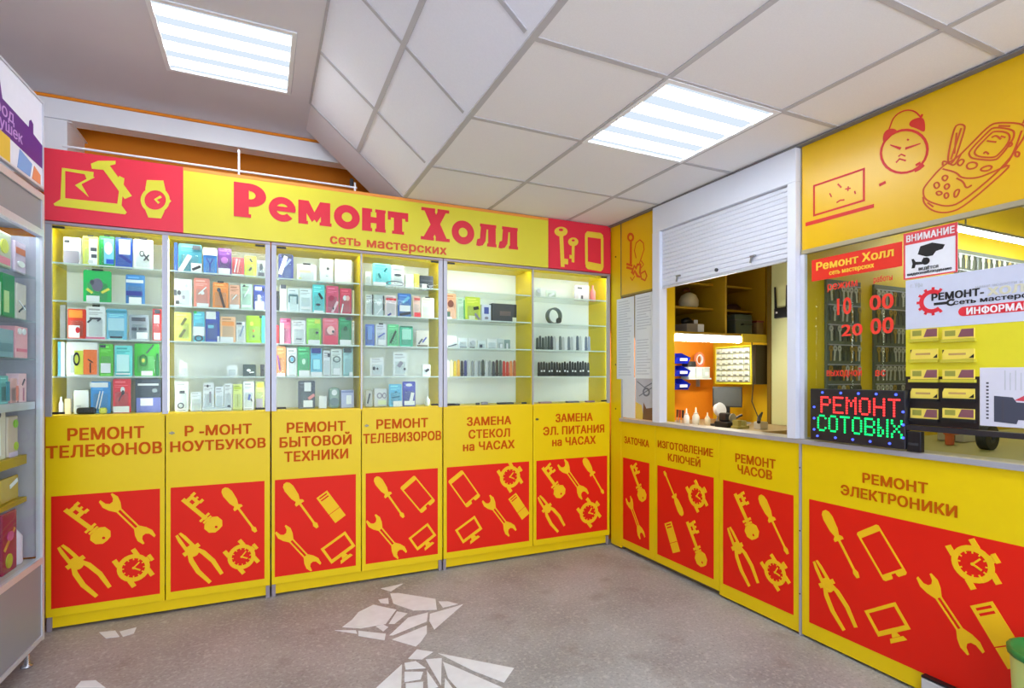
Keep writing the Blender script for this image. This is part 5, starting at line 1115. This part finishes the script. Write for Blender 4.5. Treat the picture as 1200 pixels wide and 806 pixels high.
boothprop('tool_case', 'large dark green tool case on the lower overhead shelf', 'case', MB().box(p[0] - .1, p[0] + .07, p[1] - .06, p[1] + .1, p[2], p[2] + .145, bev=.01), M((52, 62, 58), .5), [('handle', MB().tube([(p[0] - .04, p[1] - .06, p[2] + .07), (p[0] - .04, p[1] - .08, p[2] + .07), (p[0] + .04, p[1] - .08, p[2] + .07), (p[0] + .04, p[1] - .06, p[2] + .07)], .007), BLACK), ('lid_band', MB().box(p[0] - .102, p[0] + .072, p[1] - .062, p[1] + .05, p[2] + .1, p[2] + .108), DARKG)])
p = Pt(887, -.395, 1.5445)
boothprop('storage_box', 'brown box with red lid beside the green tool case', 'box', MB().box(p[0] - .035, p[0] + .035, p[1] - .03, p[1] + .06, p[2], p[2] + .09, bev=.004), M((110, 84, 50), .6), [('lid', MB().box(p[0] - .038, p[0] + .038, p[1] - .033, p[1] + .062, p[2] + .091, p[2] + .105, bev=.004), M((110, 40, 30), .5))])
# parts organizer on the yellow wall
root = empty('parts_organizer', (3.37, -.235, 1.19), 'pale drawer organizer in a yellow case hung on the booth wall under the shelf', 'organizer')
OX = 3.30; oy0, oy1, oz0, oz1 = -.405, -.05, 1.175, 1.468
q = MB(); q.box(OX, 3.449, oy0, oy0 + .012, oz0, oz1).box(OX, 3.449, oy1 - .012, oy1, oz0, oz1).box(OX, 3.449, oy0 + .012, oy1 - .012, oz1 - .012, oz1).box(OX, 3.449, oy0 + .012, oy1 - .012, oz0, oz0 + .014).box(3.43, 3.449, oy0 + .012, oy1 - .012, oz0 + .014, oz1 - .012)
q.build('case', M((226, 220, 60), .45, name='organizer_yellow'), root)
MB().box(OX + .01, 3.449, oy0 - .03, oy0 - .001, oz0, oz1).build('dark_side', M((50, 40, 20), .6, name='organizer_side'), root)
DRM = M((214, 224, 206), .3, name='drawer_plastic')
nr, nc = 6, 6; dw = (oy1 - oy0 - .026) / nc; dh = (oz1 - oz0 - .03) / nr
rnd = random.Random(4)
for r in range(nr):
    for c in range(nc):
        ya_ = oy0 + .013 + c * dw; za_ = oz0 + .016 + r * dh
        dd = MB().box(OX - .004, OX + .08, ya_ + .002, ya_ + dw - .002, za_ + .002, za_ + dh - .003, bev=.002).build('drawer', DRM, root)
        MB().box(OX - .012, OX - .0045, ya_ + dw * .3, ya_ + dw * .7, za_ + dh * .16, za_ + dh * .34).build('pull', M((120, 126, 116), .4), dd)
# blue bins
for k, (zz, nm_) in enumerate(((1.335, 'topmost'), (1.235, 'middle'), (1.13, 'lowest'))):
    root = empty('parts_bin', (2.975, .05, zz), 'glossy blue parts bin, %s of three on the orange booth wall' % nm_, 'bin', 'blue bins on the orange wall')
    q = MB(Matrix(((0, 0, 1, 2.905), (1, 0, 0, 0), (0, 1, 0, zz), (0, 0, 0, 1))))
    sh_ = [(.118, 0), (-.02, 0), (-.05, .045), (-.045, .045), (-.015, .006), (.112, .006), (.112, .085), (.118, .085)]
    q.prism(sh_, .006, .134)
    q.prism([(.118, 0), (-.02, 0), (-.05, .045), (.05, .085), (.118, .085)], 0, .006); q.prism([(.118, 0), (-.02, 0), (-.05, .045), (.05, .085), (.118, .085)], .134, .14)
    q.build('body', M((24, 44, 190), .25, name='bin_blue'), root)
    MB().box(2.94, 3.01, -.052, -.0465, zz + .02, zz + .04).build('label', PAPER, root)
# small shelf with clear boxes
root = empty('wall_shelf', (3.17, .05, 1.215), 'small pale shelf on the orange wall beside the blue bins', 'shelf')
MB().box(3.06, 3.29, -.02, .118, 1.21, 1.222).build('board', M((216, 220, 214), .4), root); MB().box(3.07, 3.085, .09, .118, 1.15, 1.2095).build('bracket', ALU, root); MB().box(3.26, 3.275, .09, .118, 1.15, 1.2095).build('bracket', ALU, root)
for k in range(3):
    x = 3.065 + k * .075
    boothprop('clear_box', 'clear plastic parts box, %s of three on the small pale shelf' % ('nearest the blue bins', 'middle', 'nearest the organizer')[k], 'box', MB().box(x, x + .068, -.012, .08, 1.2225, 1.30, bev=.004), M((206, 220, 214), .25), [('lid', MB().box(x - .001, x + .069, -.014, .082, 1.3005, 1.309, bev=.002), M((226, 232, 230), .3)), ('label', MB().box(x + .015, x + .05, -.0145, -.0125, 1.24, 1.27), PAPER)], group='clear boxes on the small shelf')
boothprop('power_supply', 'small black device on the clear boxes beside the blue bins', 'device', MB().box(3.062, 3.15, 0, .07, 1.3095, 1.355, bev=.005), M((34, 30, 34), .4), [('dial', MB(frame((3.085, 0, 1.333), (1, 0, 0), (0, 0, 1), (0, -1, 0))).disc(0, 0, .012, h0=0, h1=.006), DARKG)])
q = MB(frame((3.21, .03, 1.3), (1, 0, 0), (0, 0, 1), (0, -1, 0))); q.ring(0, .07, .05, .06, .7, -.01, .01)
boothprop('tape_ring', 'orange and white ring standing on the clear boxes', 'tape', q, M((226, 130, 90), .5), [('core', MB(frame((3.21, .03, 1.3), (1, 0, 0), (0, 0, 1), (0, -1, 0))).ring(0, .07, .034, .041, .8, -.009, .009), PAPER)])
# work bench with the things on it
BZ = .88
root = empty('work_bench', (2.95, -.3, 0), 'pale work bench behind the shutter window', 'bench')
MB().box(2.56, 3.44, -.83, .115, BZ - .03, BZ).build('bench_top', M((170, 150, 110), .5), root)
MB().box(2.58, 2.62, -.81, -.77, 0, BZ - .031).build('leg', ALU, root); MB().box(3.38, 3.42, -.81, -.77, 0, BZ - .031).build('leg', ALU, root)
MB().box(2.58, 2.62, .06, .1, 0, BZ - .031).build('leg', ALU, root); MB().box(3.38, 3.42, .06, .1, 0, BZ - .031).build('leg', ALU, root)
root = empty('monitor', (3.22, -.25, BZ), 'small dark grey monitor on the work bench behind the shutter window', 'monitor')
mf = Matrix.Translation((3.22, -.25, BZ)) @ Matrix.Rotation(math.radians(-42), 4, 'Z')
MB(mf).box(-.105, .105, -.012, .012, .12, .275, bev=.004).build('screen_case', M((46, 48, 46), .4), root); MB(mf).box(-.096, .096, -.0135, -.0122, .13, .266).build('screen', M((84, 88, 84), .25), root)
MB(mf).box(-.02, .02, -.008, .008, .012, .12).build('stem', BLACK, root); MB(mf).box(-.07, .07, -.05, .05, 0, .012, bev=.004).build('base', BLACK, root)
bot = [(.018, 0), (.021, .004), (.021, .055), (.012, .075), (.006, .085), (.004, .115), (.002, .12)]
for (u, yv, hs, lb2, col) in ((804.5, -.24, 1.0, 'slim white squeeze bottle nearest the yellow upright on the bench', W), (815.5, -.26, 1.05, 'fat white squeeze bottle in the middle of the bench', (232, 230, 220)), (829, -.3, .75, 'small cream bottle beside the desk lamp on the bench', (226, 214, 180))):
    p = Pt(u, yv, BZ); k = 1.25 if 'fat' in lb2 else 1.0
    boothprop('squeeze_bottle', lb2, 'bottle', lth(p[0], p[1], BZ + .0003, [(a * k, b * hs) for a, b in bot], 14), M(col, .3), [('collar', lth(p[0], p[1], BZ, [(.0125 * k, .073 * hs), (.0125 * k, .083 * hs)], 12), M((200, 200, 196), .4))], True, 'bottles on the bench')
for k, (u, yv) in enumerate(((796, -.3), (799.5, -.33), (793, -.26))):
    p = Pt(u, yv, BZ)
    boothprop('screwdriver', '%s screwdriver standing in the bench corner by the blue bins' % ('red handled', 'dark handled', 'brown handled')[k], 'screwdriver', MB().tube([(p[0], p[1], BZ), (p[0] + .004, p[1], BZ + .06)], .003, 8), ALU, [('handle', MB().tube([(p[0] + .004, p[1], BZ + .06), (p[0] + .008, p[1], BZ + .115)], [.007, .009], 10), M([(170, 40, 40), (50, 40, 50), (110, 60, 40)][k], .5))], group='screwdrivers on the bench')
p = Pt(840, -.38, BZ)
root = empty('desk_lamp', (p[0], p[1], BZ), 'white and black bench lamp with round head beside the monitor', 'lamp')
MB().lathe([(.045, 0), (.045, .012), (.012, .018)], 18, None, p[0], p[1], BZ).build('base', DARKG, root); MB().tube([(p[0], p[1], BZ + .015), (p[0] + .01, p[1], BZ + .07), (p[0] - .01, p[1] - .02, BZ + .10)], .006).build('arm', ALU, root)
MB(Matrix.Translation((p[0] - .01, p[1] - .03, BZ + .115)) @ Matrix.Rotation(math.radians(75), 4, 'X')).lathe([(.02, -.03), (.045, -.01), (.05, .02), (.046, .025)], 18).build('head', WHITE, root)
p = Pt(853, -.5, BZ)
root = empty('key_machine', (p[0], p[1], BZ), 'black key cutting machine on the bench in front of the monitor', 'machine')
MB().box(p[0] - .07, p[0] + .06, p[1] - .06, p[1] + .06, BZ, BZ + .04, bev=.008).build('body', BLACK, root); MB().box(p[0] - .05, p[0] + .01, p[1] - .03, p[1] + .04, BZ + .0405, BZ + .10, bev=.012).build('motor', M((40, 36, 40), .4), root)
MB().tube([(p[0] + .01, p[1] - .02, BZ + .05), (p[0] + .08, p[1] - .05, BZ + .085)], .009).build('lever', BLACK, root); MB(Matrix.Translation((p[0] - .03, p[1] - .062, BZ + .07)) @ Matrix.Rotation(math.pi / 2, 4, 'X')).lathe([(.028, 0), (.03, .004), (.03, .012), (.006, .013)], 16).build('grinding_wheel', M((160, 158, 150), .4, .5), root)
p = Pt(868, -.62, BZ)
root = empty('bench_vise', (p[0], p[1], BZ), 'small grey and yellow vise on the bench beside the key machine', 'vise')
MB().box(p[0] - .06, p[0] + .05, p[1] - .03, p[1] + .03, BZ, BZ + .02, bev=.004).box(p[0] - .05, p[0] - .02, p[1] - .025, p[1] + .025, BZ + .018, BZ + .06, bev=.004).box(p[0] + .01, p[0] + .03, p[1] - .025, p[1] + .025, BZ + .018, BZ + .055, bev=.004).build('body', M((150, 140, 70), .45), root)
MB().tube([(p[0] + .03, p[1], BZ + .035), (p[0] + .09, p[1], BZ + .035)], .006).build('screw', ALU, root)
p = Pt(891, -.70, BZ)
root = empty('soldering_station', (p[0], p[1], BZ), 'black soldering tool with white holder beside the pale green closet door', 'tool')
MB().box(p[0] - .03, p[0] + .04, p[1] - .03, p[1] + .03, BZ, BZ + .05, bev=.006).build('holder', M((190, 184, 170), .45), root); MB().tube([(p[0] - .05, p[1] - .03, BZ + .05), (p[0] - .01, p[1], BZ + .075), (p[0] + .03, p[1] + .01, BZ + .11)], [.012, .014, .006]).build('iron', BLACK, root)
boothprop('hanging_cable', 'thin dark cable hanging from the drawer organizer to the bench', 'cable', MB().tube([(3.285, -.42, 1.5), (3.28, -.44, 1.2), (3.275, -.43, 1.05), (3.28, -.48, .94), (3.26, -.52, .885)], .004), M((60, 56, 30), .5), (), True)
# pale panel with the router
PGR = M((214, 218, 160), .55, name='pale_green_panel', nscale=4)
root = empty('closet', (3.43, -.85, 0), 'pale green closet door at the side of the shutter window, behind the router', 'closet')
MB().box(3.425, 3.448, -1.44, -.475, .881, 2.3, bev=.002).build('door_leaf', PGR, root)
MB().box(3.42, 3.448, -.474, -.44, .881, 2.3).build('edge_strip', M((120, 96, 30), .5), root)
def Px(u, v, x): d = ray(u, v); t = (x - CAM.x) / d.x; return CAM + d * t
p = Px(914, 366, 3.40)
root = empty('router', (3.41, p.y, p.z), 'black wireless router with two antennas mounted on the pale green closet door', 'router')
MB().box(3.40, 3.4245, p.y - .052, p.y + .052, p.z - .04, p.z + .035, bev=.006).build('body', BLACK, root)
for s_ in (-1, 1): MB().tube([(3.412, p.y + s_ * .046, p.z + .03), (3.410, p.y + s_ * .05, p.z + .19)], [.008, .006]).build('antenna', BLACK, root)
MB().box(3.3985, 3.3998, p.y + .02, p.y + .035, p.z - .005, p.z + .008).build('light', WHITE, root)

# ---- electronics booth: key boards with keys, lamp, bench
KB = M((104, 110, 92), .6, name='key_board_grey_green'); KM = M((196, 200, 196), .35, .5, name='key_nickel'); KM2 = M((90, 96, 96), .4, .6, name='key_dark'); KMB = M((176, 150, 80), .35, .6, name='key_brass')
key_me = {}
def key_mesh(mt):
    m = MB(); m.ring(0, -.012, .011, .012, .35, 0, .0025, n=14); m.rect(-.0042, -.058, .0042, -.022, 0, .0025)
    for k in range(4): m.rect(.004, -.054 + k * .008, .0065 - .001 * (k % 2), -.050 + k * .008, 0, .0024)
    me = m.mesh('key'); me.materials.append(mt); return me
KEYS = [key_mesh(KM), key_mesh(KM2), key_mesh(KMB)]
KN = ['nickel', 'dark', 'brass']
PY = -1.502
def key_board(u0, u1, z0, z1, label, nm_, rows_, cols_, seed):
    xa = Pt(u0, PY, 0)[0]; xb = Pt(u1, PY, 0)[0]
    root = empty('key_board', ((xa + xb) / 2, PY, z0), label, 'key board', 'key boards on the booth partition')
    MB().box(xa, xb, PY - .012, PY - .0005, z0, z1).build('board', KB, root)
    q = MB()
    for r in range(rows_):
        zz = z1 - .03 - (z1 - z0 - .09) * r / (rows_ - 1); q.box(xa + .01, xb - .01, PY - .018, PY - .0125, zz + .001, zz + .006)
    q.build('hook_rail', ALU, root)
    rnd = random.Random(seed)
    for r in range(rows_):
        zz = z1 - .03 - (z1 - z0 - .09) * r / (rows_ - 1)
        for c in range(cols_):
            x = xa + .022 + (xb - xa - .044) * c / (cols_ - 1); k = rnd.choice((0, 0, 1, 1, 2))
            o = put('key', KEYS[k], None, None, frame((x, PY - .0195, zz), (math.cos(.1), 0, math.sin(.1) * rnd.choice((-1, 1))), (0, 0, 1), (0, -1, 0)))
            o.matrix_basis = Matrix.Translation((x, PY - .0195, zz)) @ Matrix.Rotation(rnd.uniform(-.12, .12), 4, 'Y') @ frame((0, 0, 0), (1, 0, 0), (0, 0, 1), (0, -1, 0)) @ Matrix.Diagonal((1.35, 1.35, 1, 1))
            tag(o, '%s key blank hanging in row %s on the %s' % (KN[k], ORD[r], nm_), 'key', 'key blanks in row %s on the %s' % (ORD[r], nm_))
key_board(966, 1006, 1.13, 1.72, 'grey green board of hanging keys beside the yellow partition strip', 'key board by the yellow strip', 6, 8, 1)
key_board(1022, 1061, 1.13, 1.72, 'grey green board of hanging keys behind the notice and banner', 'key board behind the notice', 6, 8, 2)
key_board(1118, 1215, 1.80, 1.985, 'low board of hanging keys under the booth tube lamp', 'key board under the lamp', 2, 16, 3)
root = empty('tube_lamp', (3.85, -1.75, 1.98), 'long white tube lamp high in the electronics booth behind the camera notice', 'lamp')
lx0, lx1 = 3.2, 4.7; lz = 1.985
MB().box(lx0, lx1, -1.765, -1.735, lz + .012, lz + .026).build('housing', ALU, root); MB().tube([(lx0 + .02, -1.75, lz), (lx1 - .02, -1.75, lz)], .011, 12).build('tube', emis((250, 250, 245), TUBE_STRENGTH * 1.9, 'booth_tube_glow'), root)
for x in (3.3, 4.5): MB().tube([(x, -1.75, lz + .03), (x, -1.75, LOWC - .001)], .004).build('hanger', ALU, root)
root = empty('work_bench', (3.2, -2.2, 0), 'olive work bench inside the electronics booth', 'bench')
MB().box(2.44, 4.7, -2.9, -1.505, .87, .90).build('bench_top', M((176, 166, 96), .5), root)
for (x, y) in ((2.46, -2.88), (4.64, -2.88), (2.46, -1.56), (4.64, -1.56)): MB().box(x, x + .04, y, y + .04, 0, .869).build('leg', ALU, root)
p = G(1154, 527, .90)
d = ray(1157, 524); t = (3.0 - CAM.x) / d.x; pr = CAM + d * t
q = MB(Matrix.Translation((pr.x, pr.y, .9005 + .058)) @ Matrix.Rotation(math.radians(90), 4, 'X') @ Matrix.Rotation(math.radians(0), 4, 'Z')); q.ring(0, 0, .058, .058, .45, -.02, .02, n=26)
boothprop('cable_reel', 'black round cable reel standing on the electronics booth bench', 'reel', q, M((40, 38, 36), .5), [('core', MB(Matrix.Translation((pr.x, pr.y, .9005 + .058)) @ Matrix.Rotation(math.radians(90), 4, 'X')).ring(0, 0, .027, .027, .5, -.022, .022, n=20), DARKG)])
d = ray(1116, 515); t = (3.05 - CAM.x) / d.x; pr = CAM + d * t
boothprop('hot_glue_gun', 'orange hand tool lying on the electronics booth bench', 'tool', MB().box(pr.x - .05, pr.x + .05, pr.y - .02, pr.y + .02, .9005 + .05, .9005 + .09, bev=.01).box(pr.x - .04, pr.x - .005, pr.y - .015, pr.y + .015, .9005, .9005 + .06, bev=.008), M((214, 100, 50), .45), [('nozzle', MB().tube([(pr.x + .05, pr.y, .97), (pr.x + .09, pr.y, .97)], [.012, .005]), DARKG), ('trigger', MB().box(pr.x - .004, pr.x + .012, pr.y - .008, pr.y + .008, .92, .949, bev=.003), BLACK)])
d = ray(1126, 510); t = (3.3 - CAM.x) / d.x; pr = CAM + d * t
boothprop('parts_tray', 'low white tray with small parts behind the orange hand tool', 'tray', MB().box(pr.x - .1, pr.x + .1, pr.y - .06, pr.y + .06, .9005, .9005 + .06, bev=.008), M((206, 196, 170), .5), [('rim', MB().box(pr.x - .105, pr.x + .105, pr.y - .065, pr.y + .065, .9612, .968), M((120, 90, 60), .5))])

# ================================================================== SHOWCASE AT THE LEFT EDGE
ang = math.radians(2.87); ds = Vector((math.sin(ang), math.cos(ang), 0)); P0 = Vector((-.862, -.30, 0))
LFm = frame(P0, ds, (0, 0, 1), (math.cos(ang), -math.sin(ang), 0))          # local: s away from viewer, t up, n to the aisle
LEN = 1.15
root = empty('glass_showcase', tuple(P0), 'grey metal glass showcase of toys at the edge beside the yellow showcases', 'display cabinet')
GP = M((142, 146, 156), .45, .15, name='grey_panel', nscale=6); LA = M((206, 208, 218), .35, .4, name='light_aluminium')
def LB(*a, **k): return MB(LFm).box(*a, **k)
LB(-LEN, -.02, .115, .425, -.014, -.002).build('base_panel', GP, root)
LB(-LEN, -.005, .425, .452, -.02, .004).build('lower_rail', LA, root)
LB(-LEN, -.005, .096, .114, -.02, .004).build('bottom_rail', LA, root)
LB(-LEN, -.005, 1.838, 1.868, -.02, .004).build('upper_rail', LA, root); LB(-LEN, -.02, 1.869, 1.994, -.014, -.002).build('head_panel', GP, root); LB(-LEN, -.005, 1.995, 2.025, -.02, .004).build('top_rail', LA, root)
LB(-.02, 0, .09, 2.025, -.0195, .0035).build('corner_post', LA, root)
LB(-.02, 0, .09, 2.025, -.40, -.38).build('corner_post', LA, root)
LB(-.012, -.008, .455, 1.836, -.379, -.0205).build('side_panel', M((170, 164, 176), .5, name='toy_case_side'), root)
LB(-.018, -.004, .115, .425, -.379, -.0205).build('side_panel', GP, root)
LB(-.018, -.004, 1.869, 1.994, -.379, -.0205).build('side_panel', GP, root)
LB(-LEN, -.021, .455, 1.836, -.008, -.004).build('front_glass', GLASS2, root)
LB(-LEN, -.021, .43, .45, -.38, -.021).build('deck', M((200, 190, 190), .5), root)
LB(-LEN, -.021, .455, 2.0, -.40, -.39).build('back_panel', M((190, 186, 196), .6, name='toy_case_back'), root)
LB(-LEN, -.021, 1.87, 1.88, -.38, -.021).build('top_board', GP, root)
LB(-LEN + .02, -.06, 1.850, 1.867, -.035, -.021).build('lamp_tube', FILL_TUBE, root)
LSH = [.452, .72, .90, 1.126, 1.31, 1.47, 1.66]
LB(-LEN, -.022, 1.095, 1.126, -.37, -.021).build('middle_shelf', LA, root); LB(-LEN, -.022, .862, .90, -.36, -.05).build('lower_shelf', M((176, 146, 30), .5, name='ochre_shelf'), root); LB(-LEN, -.022, .70, .72, -.36, -.05).build('lower_shelf', M((176, 146, 30), .5, name='ochre_shelf'), root)
for zz in LSH[4:]: LB(-LEN, -.022, zz - .007, zz, -.37, -.02).build('glass_shelf', SHELFG, root)
for s_, n_ in ((-.05, -.04), (-.05, -.34), (-LEN + .05, -.04), (-LEN + .05, -.34)):
    f = MB(LFm @ Matrix.Translation((s_, 0, n_)) @ Matrix.Rotation(-math.pi / 2, 4, 'X')); f.lathe([(.02, 0), (.022, .006), (.010, .012), (.008, .095)], 14); f.build('foot', M((190, 190, 200), .25, .8, 'chrome_foot'), root, smooth=True)
# toys inside: s centre, width, row, height, kind, colour
TOYS = [(-.10, .10, 6, .13, 'bag', (214, 190, 214), 'pale lilac toy bag', [('r', .1, .6, .9, .8, (206, 110, 60)), ('o', .5, .3, .3, .1, W)]), (-.24, .12, 6, .14, 'bag', (210, 214, 190), 'cream toy bag', [('o', .5, .6, .25, .2, YG), ('r', .1, .1, .9, .3, PK)]), (-.38, .11, 6, .12, 'box', PK, 'pink toy carton', [('o', .5, .5, .2, .2, W)]),
        (-.09, .09, 5, .15, 'bag', (206, 196, 190), 'grey patterned toy bag', [('d', .2, .2, .8, .4, .08, DG), ('d', .2, .5, .8, .3, .06, W)]), (-.20, .10, 5, .17, 'box', (20, 140, 70), 'green toy carton', [('r', .1, .1, .5, .6, (190, 220, 150))]), (-.31, .10, 5, .13, 'box', (190, 216, 200), 'mint toy carton', [('o', .4, .5, .2, .3, YG)]), (-.42, .09, 5, .14, 'card', (206, 224, 120), 'lime toy card', [('o', .5, .5, .25, .2, W)]),
        (-.09, .11, 4, .13, 'box', (240, 170, 184), 'pink toy carton with panda faces', [('o', .3, .85, .14, .1, W), ('o', .65, .85, .14, .1, W), ('r', .1, .2, .9, .3, (230, 110, 140))]), (-.22, .12, 4, .11, 'box', (140, 172, 190), 'blue grey toy carton', [('r', .1, .2, .9, .5, (110, 140, 160))]), (-.36, .12, 4, .12, 'bag', (190, 220, 210), 'mint toy bag', [('o', .5, .5, .3, .2, W)]),
        (-.08, .07, 3, .12, 'box', (238, 196, 206), 'rose toy carton', [('d', .4, .6, .7, .8, .1, DG), ('r', .5, .05, .65, .5, (190, 120, 150))]), (-.16, .06, 3, .10, 'card', (230, 180, 180), 'salmon toy card', [('r', .3, .1, .6, .7, SA)]), (-.24, .07, 3, .11, 'card', (110, 190, 190), 'teal toy card', [('r', .3, .1, .7, .8, TE)]), (-.33, .08, 3, .10, 'card', (244, 200, 214), 'baby pink toy card', [('o', .5, .5, .2, .2, W)]), (-.43, .09, 3, .13, 'bag', (180, 220, 190), 'pale green toy bag', [('o', .5, .5, .3, .2, W)]),
        (-.09, .09, 2, .17, 'bag', (214, 196, 180), 'hanging bag with green cap', [('o', .7, .8, .2, .1, LM), ('o', .75, .25, .18, .1, (180, 210, 60)), ('r', .1, .0, .9, .12, (206, 190, 226))]), (-.20, .10, 2, .19, 'bag', (226, 220, 206), 'clear bag of cream figures', [('d', .5, .1, .4, .8, .1, W), ('d', .2, .1, .2, .5, .12, (110, 70, 20)), ('n', .4, .95, .1, .06, DG)]), (-.33, .11, 2, .18, 'bag', (220, 190, 150), 'bag of tan figures', [('o', .5, .5, .3, .2, (240, 220, 190)), ('n', .5, .95, .1, .05, DG)]),
        (-.12, .16, 1, .10, 'bag', (190, 160, 50), 'ochre crumpled bag', [('d', .5, .6, .9, .8, .1, W)]), (-.33, .16, 1, .11, 'bag', (200, 190, 190), 'silver crumpled bag', [('o', .4, .5, .2, .2, W)]),
        (-.085, .07, 0, .19, 'bottle', (226, 214, 236), 'white lilac doll bottle', []), (-.19, .12, 0, .24, 'bag', (150, 30, 70), 'crimson gift bag with flowers', [('o', .5, .6, .2, .08, (210, 90, 150)), ('d', .1, .4, .8, .7, .1, (220, 150, 60)), ('o', .4, .2, .2, .12, (190, 190, 60))]), (-.33, .13, 0, .22, 'bag', (200, 70, 150), 'magenta gift bag', [('o', .4, .3, .25, .15, (170, 40, 110)), ('o', .6, .75, .2, .1, (220, 160, 120))]), (-.47, .12, 0, .18, 'bag', (120, 110, 40), 'olive gift bag', [('o', .5, .5, .3, .2, YG)])]
LSN = ['floor of the grey glass showcase', 'lower ochre shelf of the grey glass showcase', 'upper ochre shelf of the grey glass showcase', 'thick white shelf of the grey glass showcase', 'lowest glass shelf of the grey glass showcase', 'middle glass shelf of the grey glass showcase', 'top glass shelf of the grey glass showcase']
for (s_, w_, r, h_, k, c, lab, acc) in TOYS:
    fr = LFm @ Matrix.Translation((s_ - .006, LSH[r] + .0004, -.040 - (.028 if r in (1, 2) else 0)))
    product(fr, w_, h_, k, c, acc, lab + ' on ' + LSN[r], 'toys in the grey glass showcase', cat='toy')
# poster on top of it
root = empty('poster_sign', tuple(P0 + Vector((0, 0, 2.03))), 'white and purple poster sign on top of the grey glass showcase', 'sign')
q = MB(LFm); t0_, t1_ = 2.045, 2.425
q.box(-.012, -.006, t0_, t1_, -.012, .004).box(-LEN, -.013, t1_ - .008, t1_, -.012, .004).box(-LEN, -.013, t0_, t0_ + .008, -.012, .004); q.build('frame', M((214, 216, 226), .35, .4, name='poster_frame'), root)
LB(-LEN, -.0125, t0_ + .009, t1_ - .009, -.008, -.001).build('board', M((224, 224, 240), .5, name='poster_white'), root)
LB(-.03, -.02, 2.026, t0_ - .001, -.03, -.012).build('bracket', ALU, root); LB(-.4, -.39, 2.026, t0_ - .001, -.03, -.012).build('bracket', ALU, root)
q = MB(LFm); q.prism([(-.52, 2.16), (-.0135, 2.135), (-.0135, 2.235), (-.10, 2.25), (-.10, 2.29), (-.12, 2.3), (-.135, 2.29), (-.14, 2.26), (-.36, 2.275), (-.40, 2.40), (-.52, 2.41)], -.0008, .0004); q.build('purple_panel', M((92, 28, 130), .5, name='poster_purple'), root)
PL = M((196, 150, 214), .5, name='poster_lilac')
lettering('город', LFm, -.50, -.27, 2.215, .05, PL, root, bold=.0, off=.0005); lettering('игрушек', LFm, -.50, -.20, 2.165, .045, PL, root, bold=.0, off=.0005)
q = MB(LFm); q.rect(-.42, 2.056, -.30, 2.15, -.0008, .0004); q.build('photo', M((226, 186, 60), .5), root)
q = MB(LFm); q.prism([(-.24, 2.06), (-.13, 2.06), (-.11, 2.12), (-.22, 2.14)], -.0008, .0004); q.build('photo', M((120, 160, 220), .5), root)
q = MB(LFm); q.prism([(-.11, 2.06), (-.03, 2.06), (-.03, 2.10), (-.09, 2.12)], -.0008, .0004); q.build('photo', M((226, 140, 100), .5), root)

# ================================================================== THINGS AT THE LOWER RIGHT EDGE
y_, z_ = R(1196, 770, XR - .14)
root = empty('waste_bag', (XR - .14, -2.515, 0), 'pale lime bin liner with green rim standing against the electronics counter', 'bin')
MB().lathe([(.085, 0), (.10, .02), (.115, .36), (.118, .372)], 20, None, XR - .14, -2.515, 0).build('body', M((206, 226, 130), .4, name='lime_plastic'), root, smooth=True)
MB().lathe([(.116, .369), (.123, .373), (.123, .389), (.113, .393), (.109, .375)], 20, None, XR - .14, -2.515, 0).build('rim', M((40, 130, 60), .4, name='green_rim'), root, smooth=True)
a = Rs(1085, 792)
root = empty('vent_box', (XR - .01, -2.1, 0), 'grey white box with black top edge low on the electronics counter', 'box')
bs0, bs1 = Rs(1084.5, 800)[0], Rs(1084.5, 800)[0] + .2
MB(RF0).box(bs0, bs1, .005, .078, .0006, .03, bev=.004).build('body', M((200, 202, 206), .45), root); MB(RF0).box(bs0, bs1, .079, .088, .0016, .03, bev=.002).build('top_edge', BLACK, root)
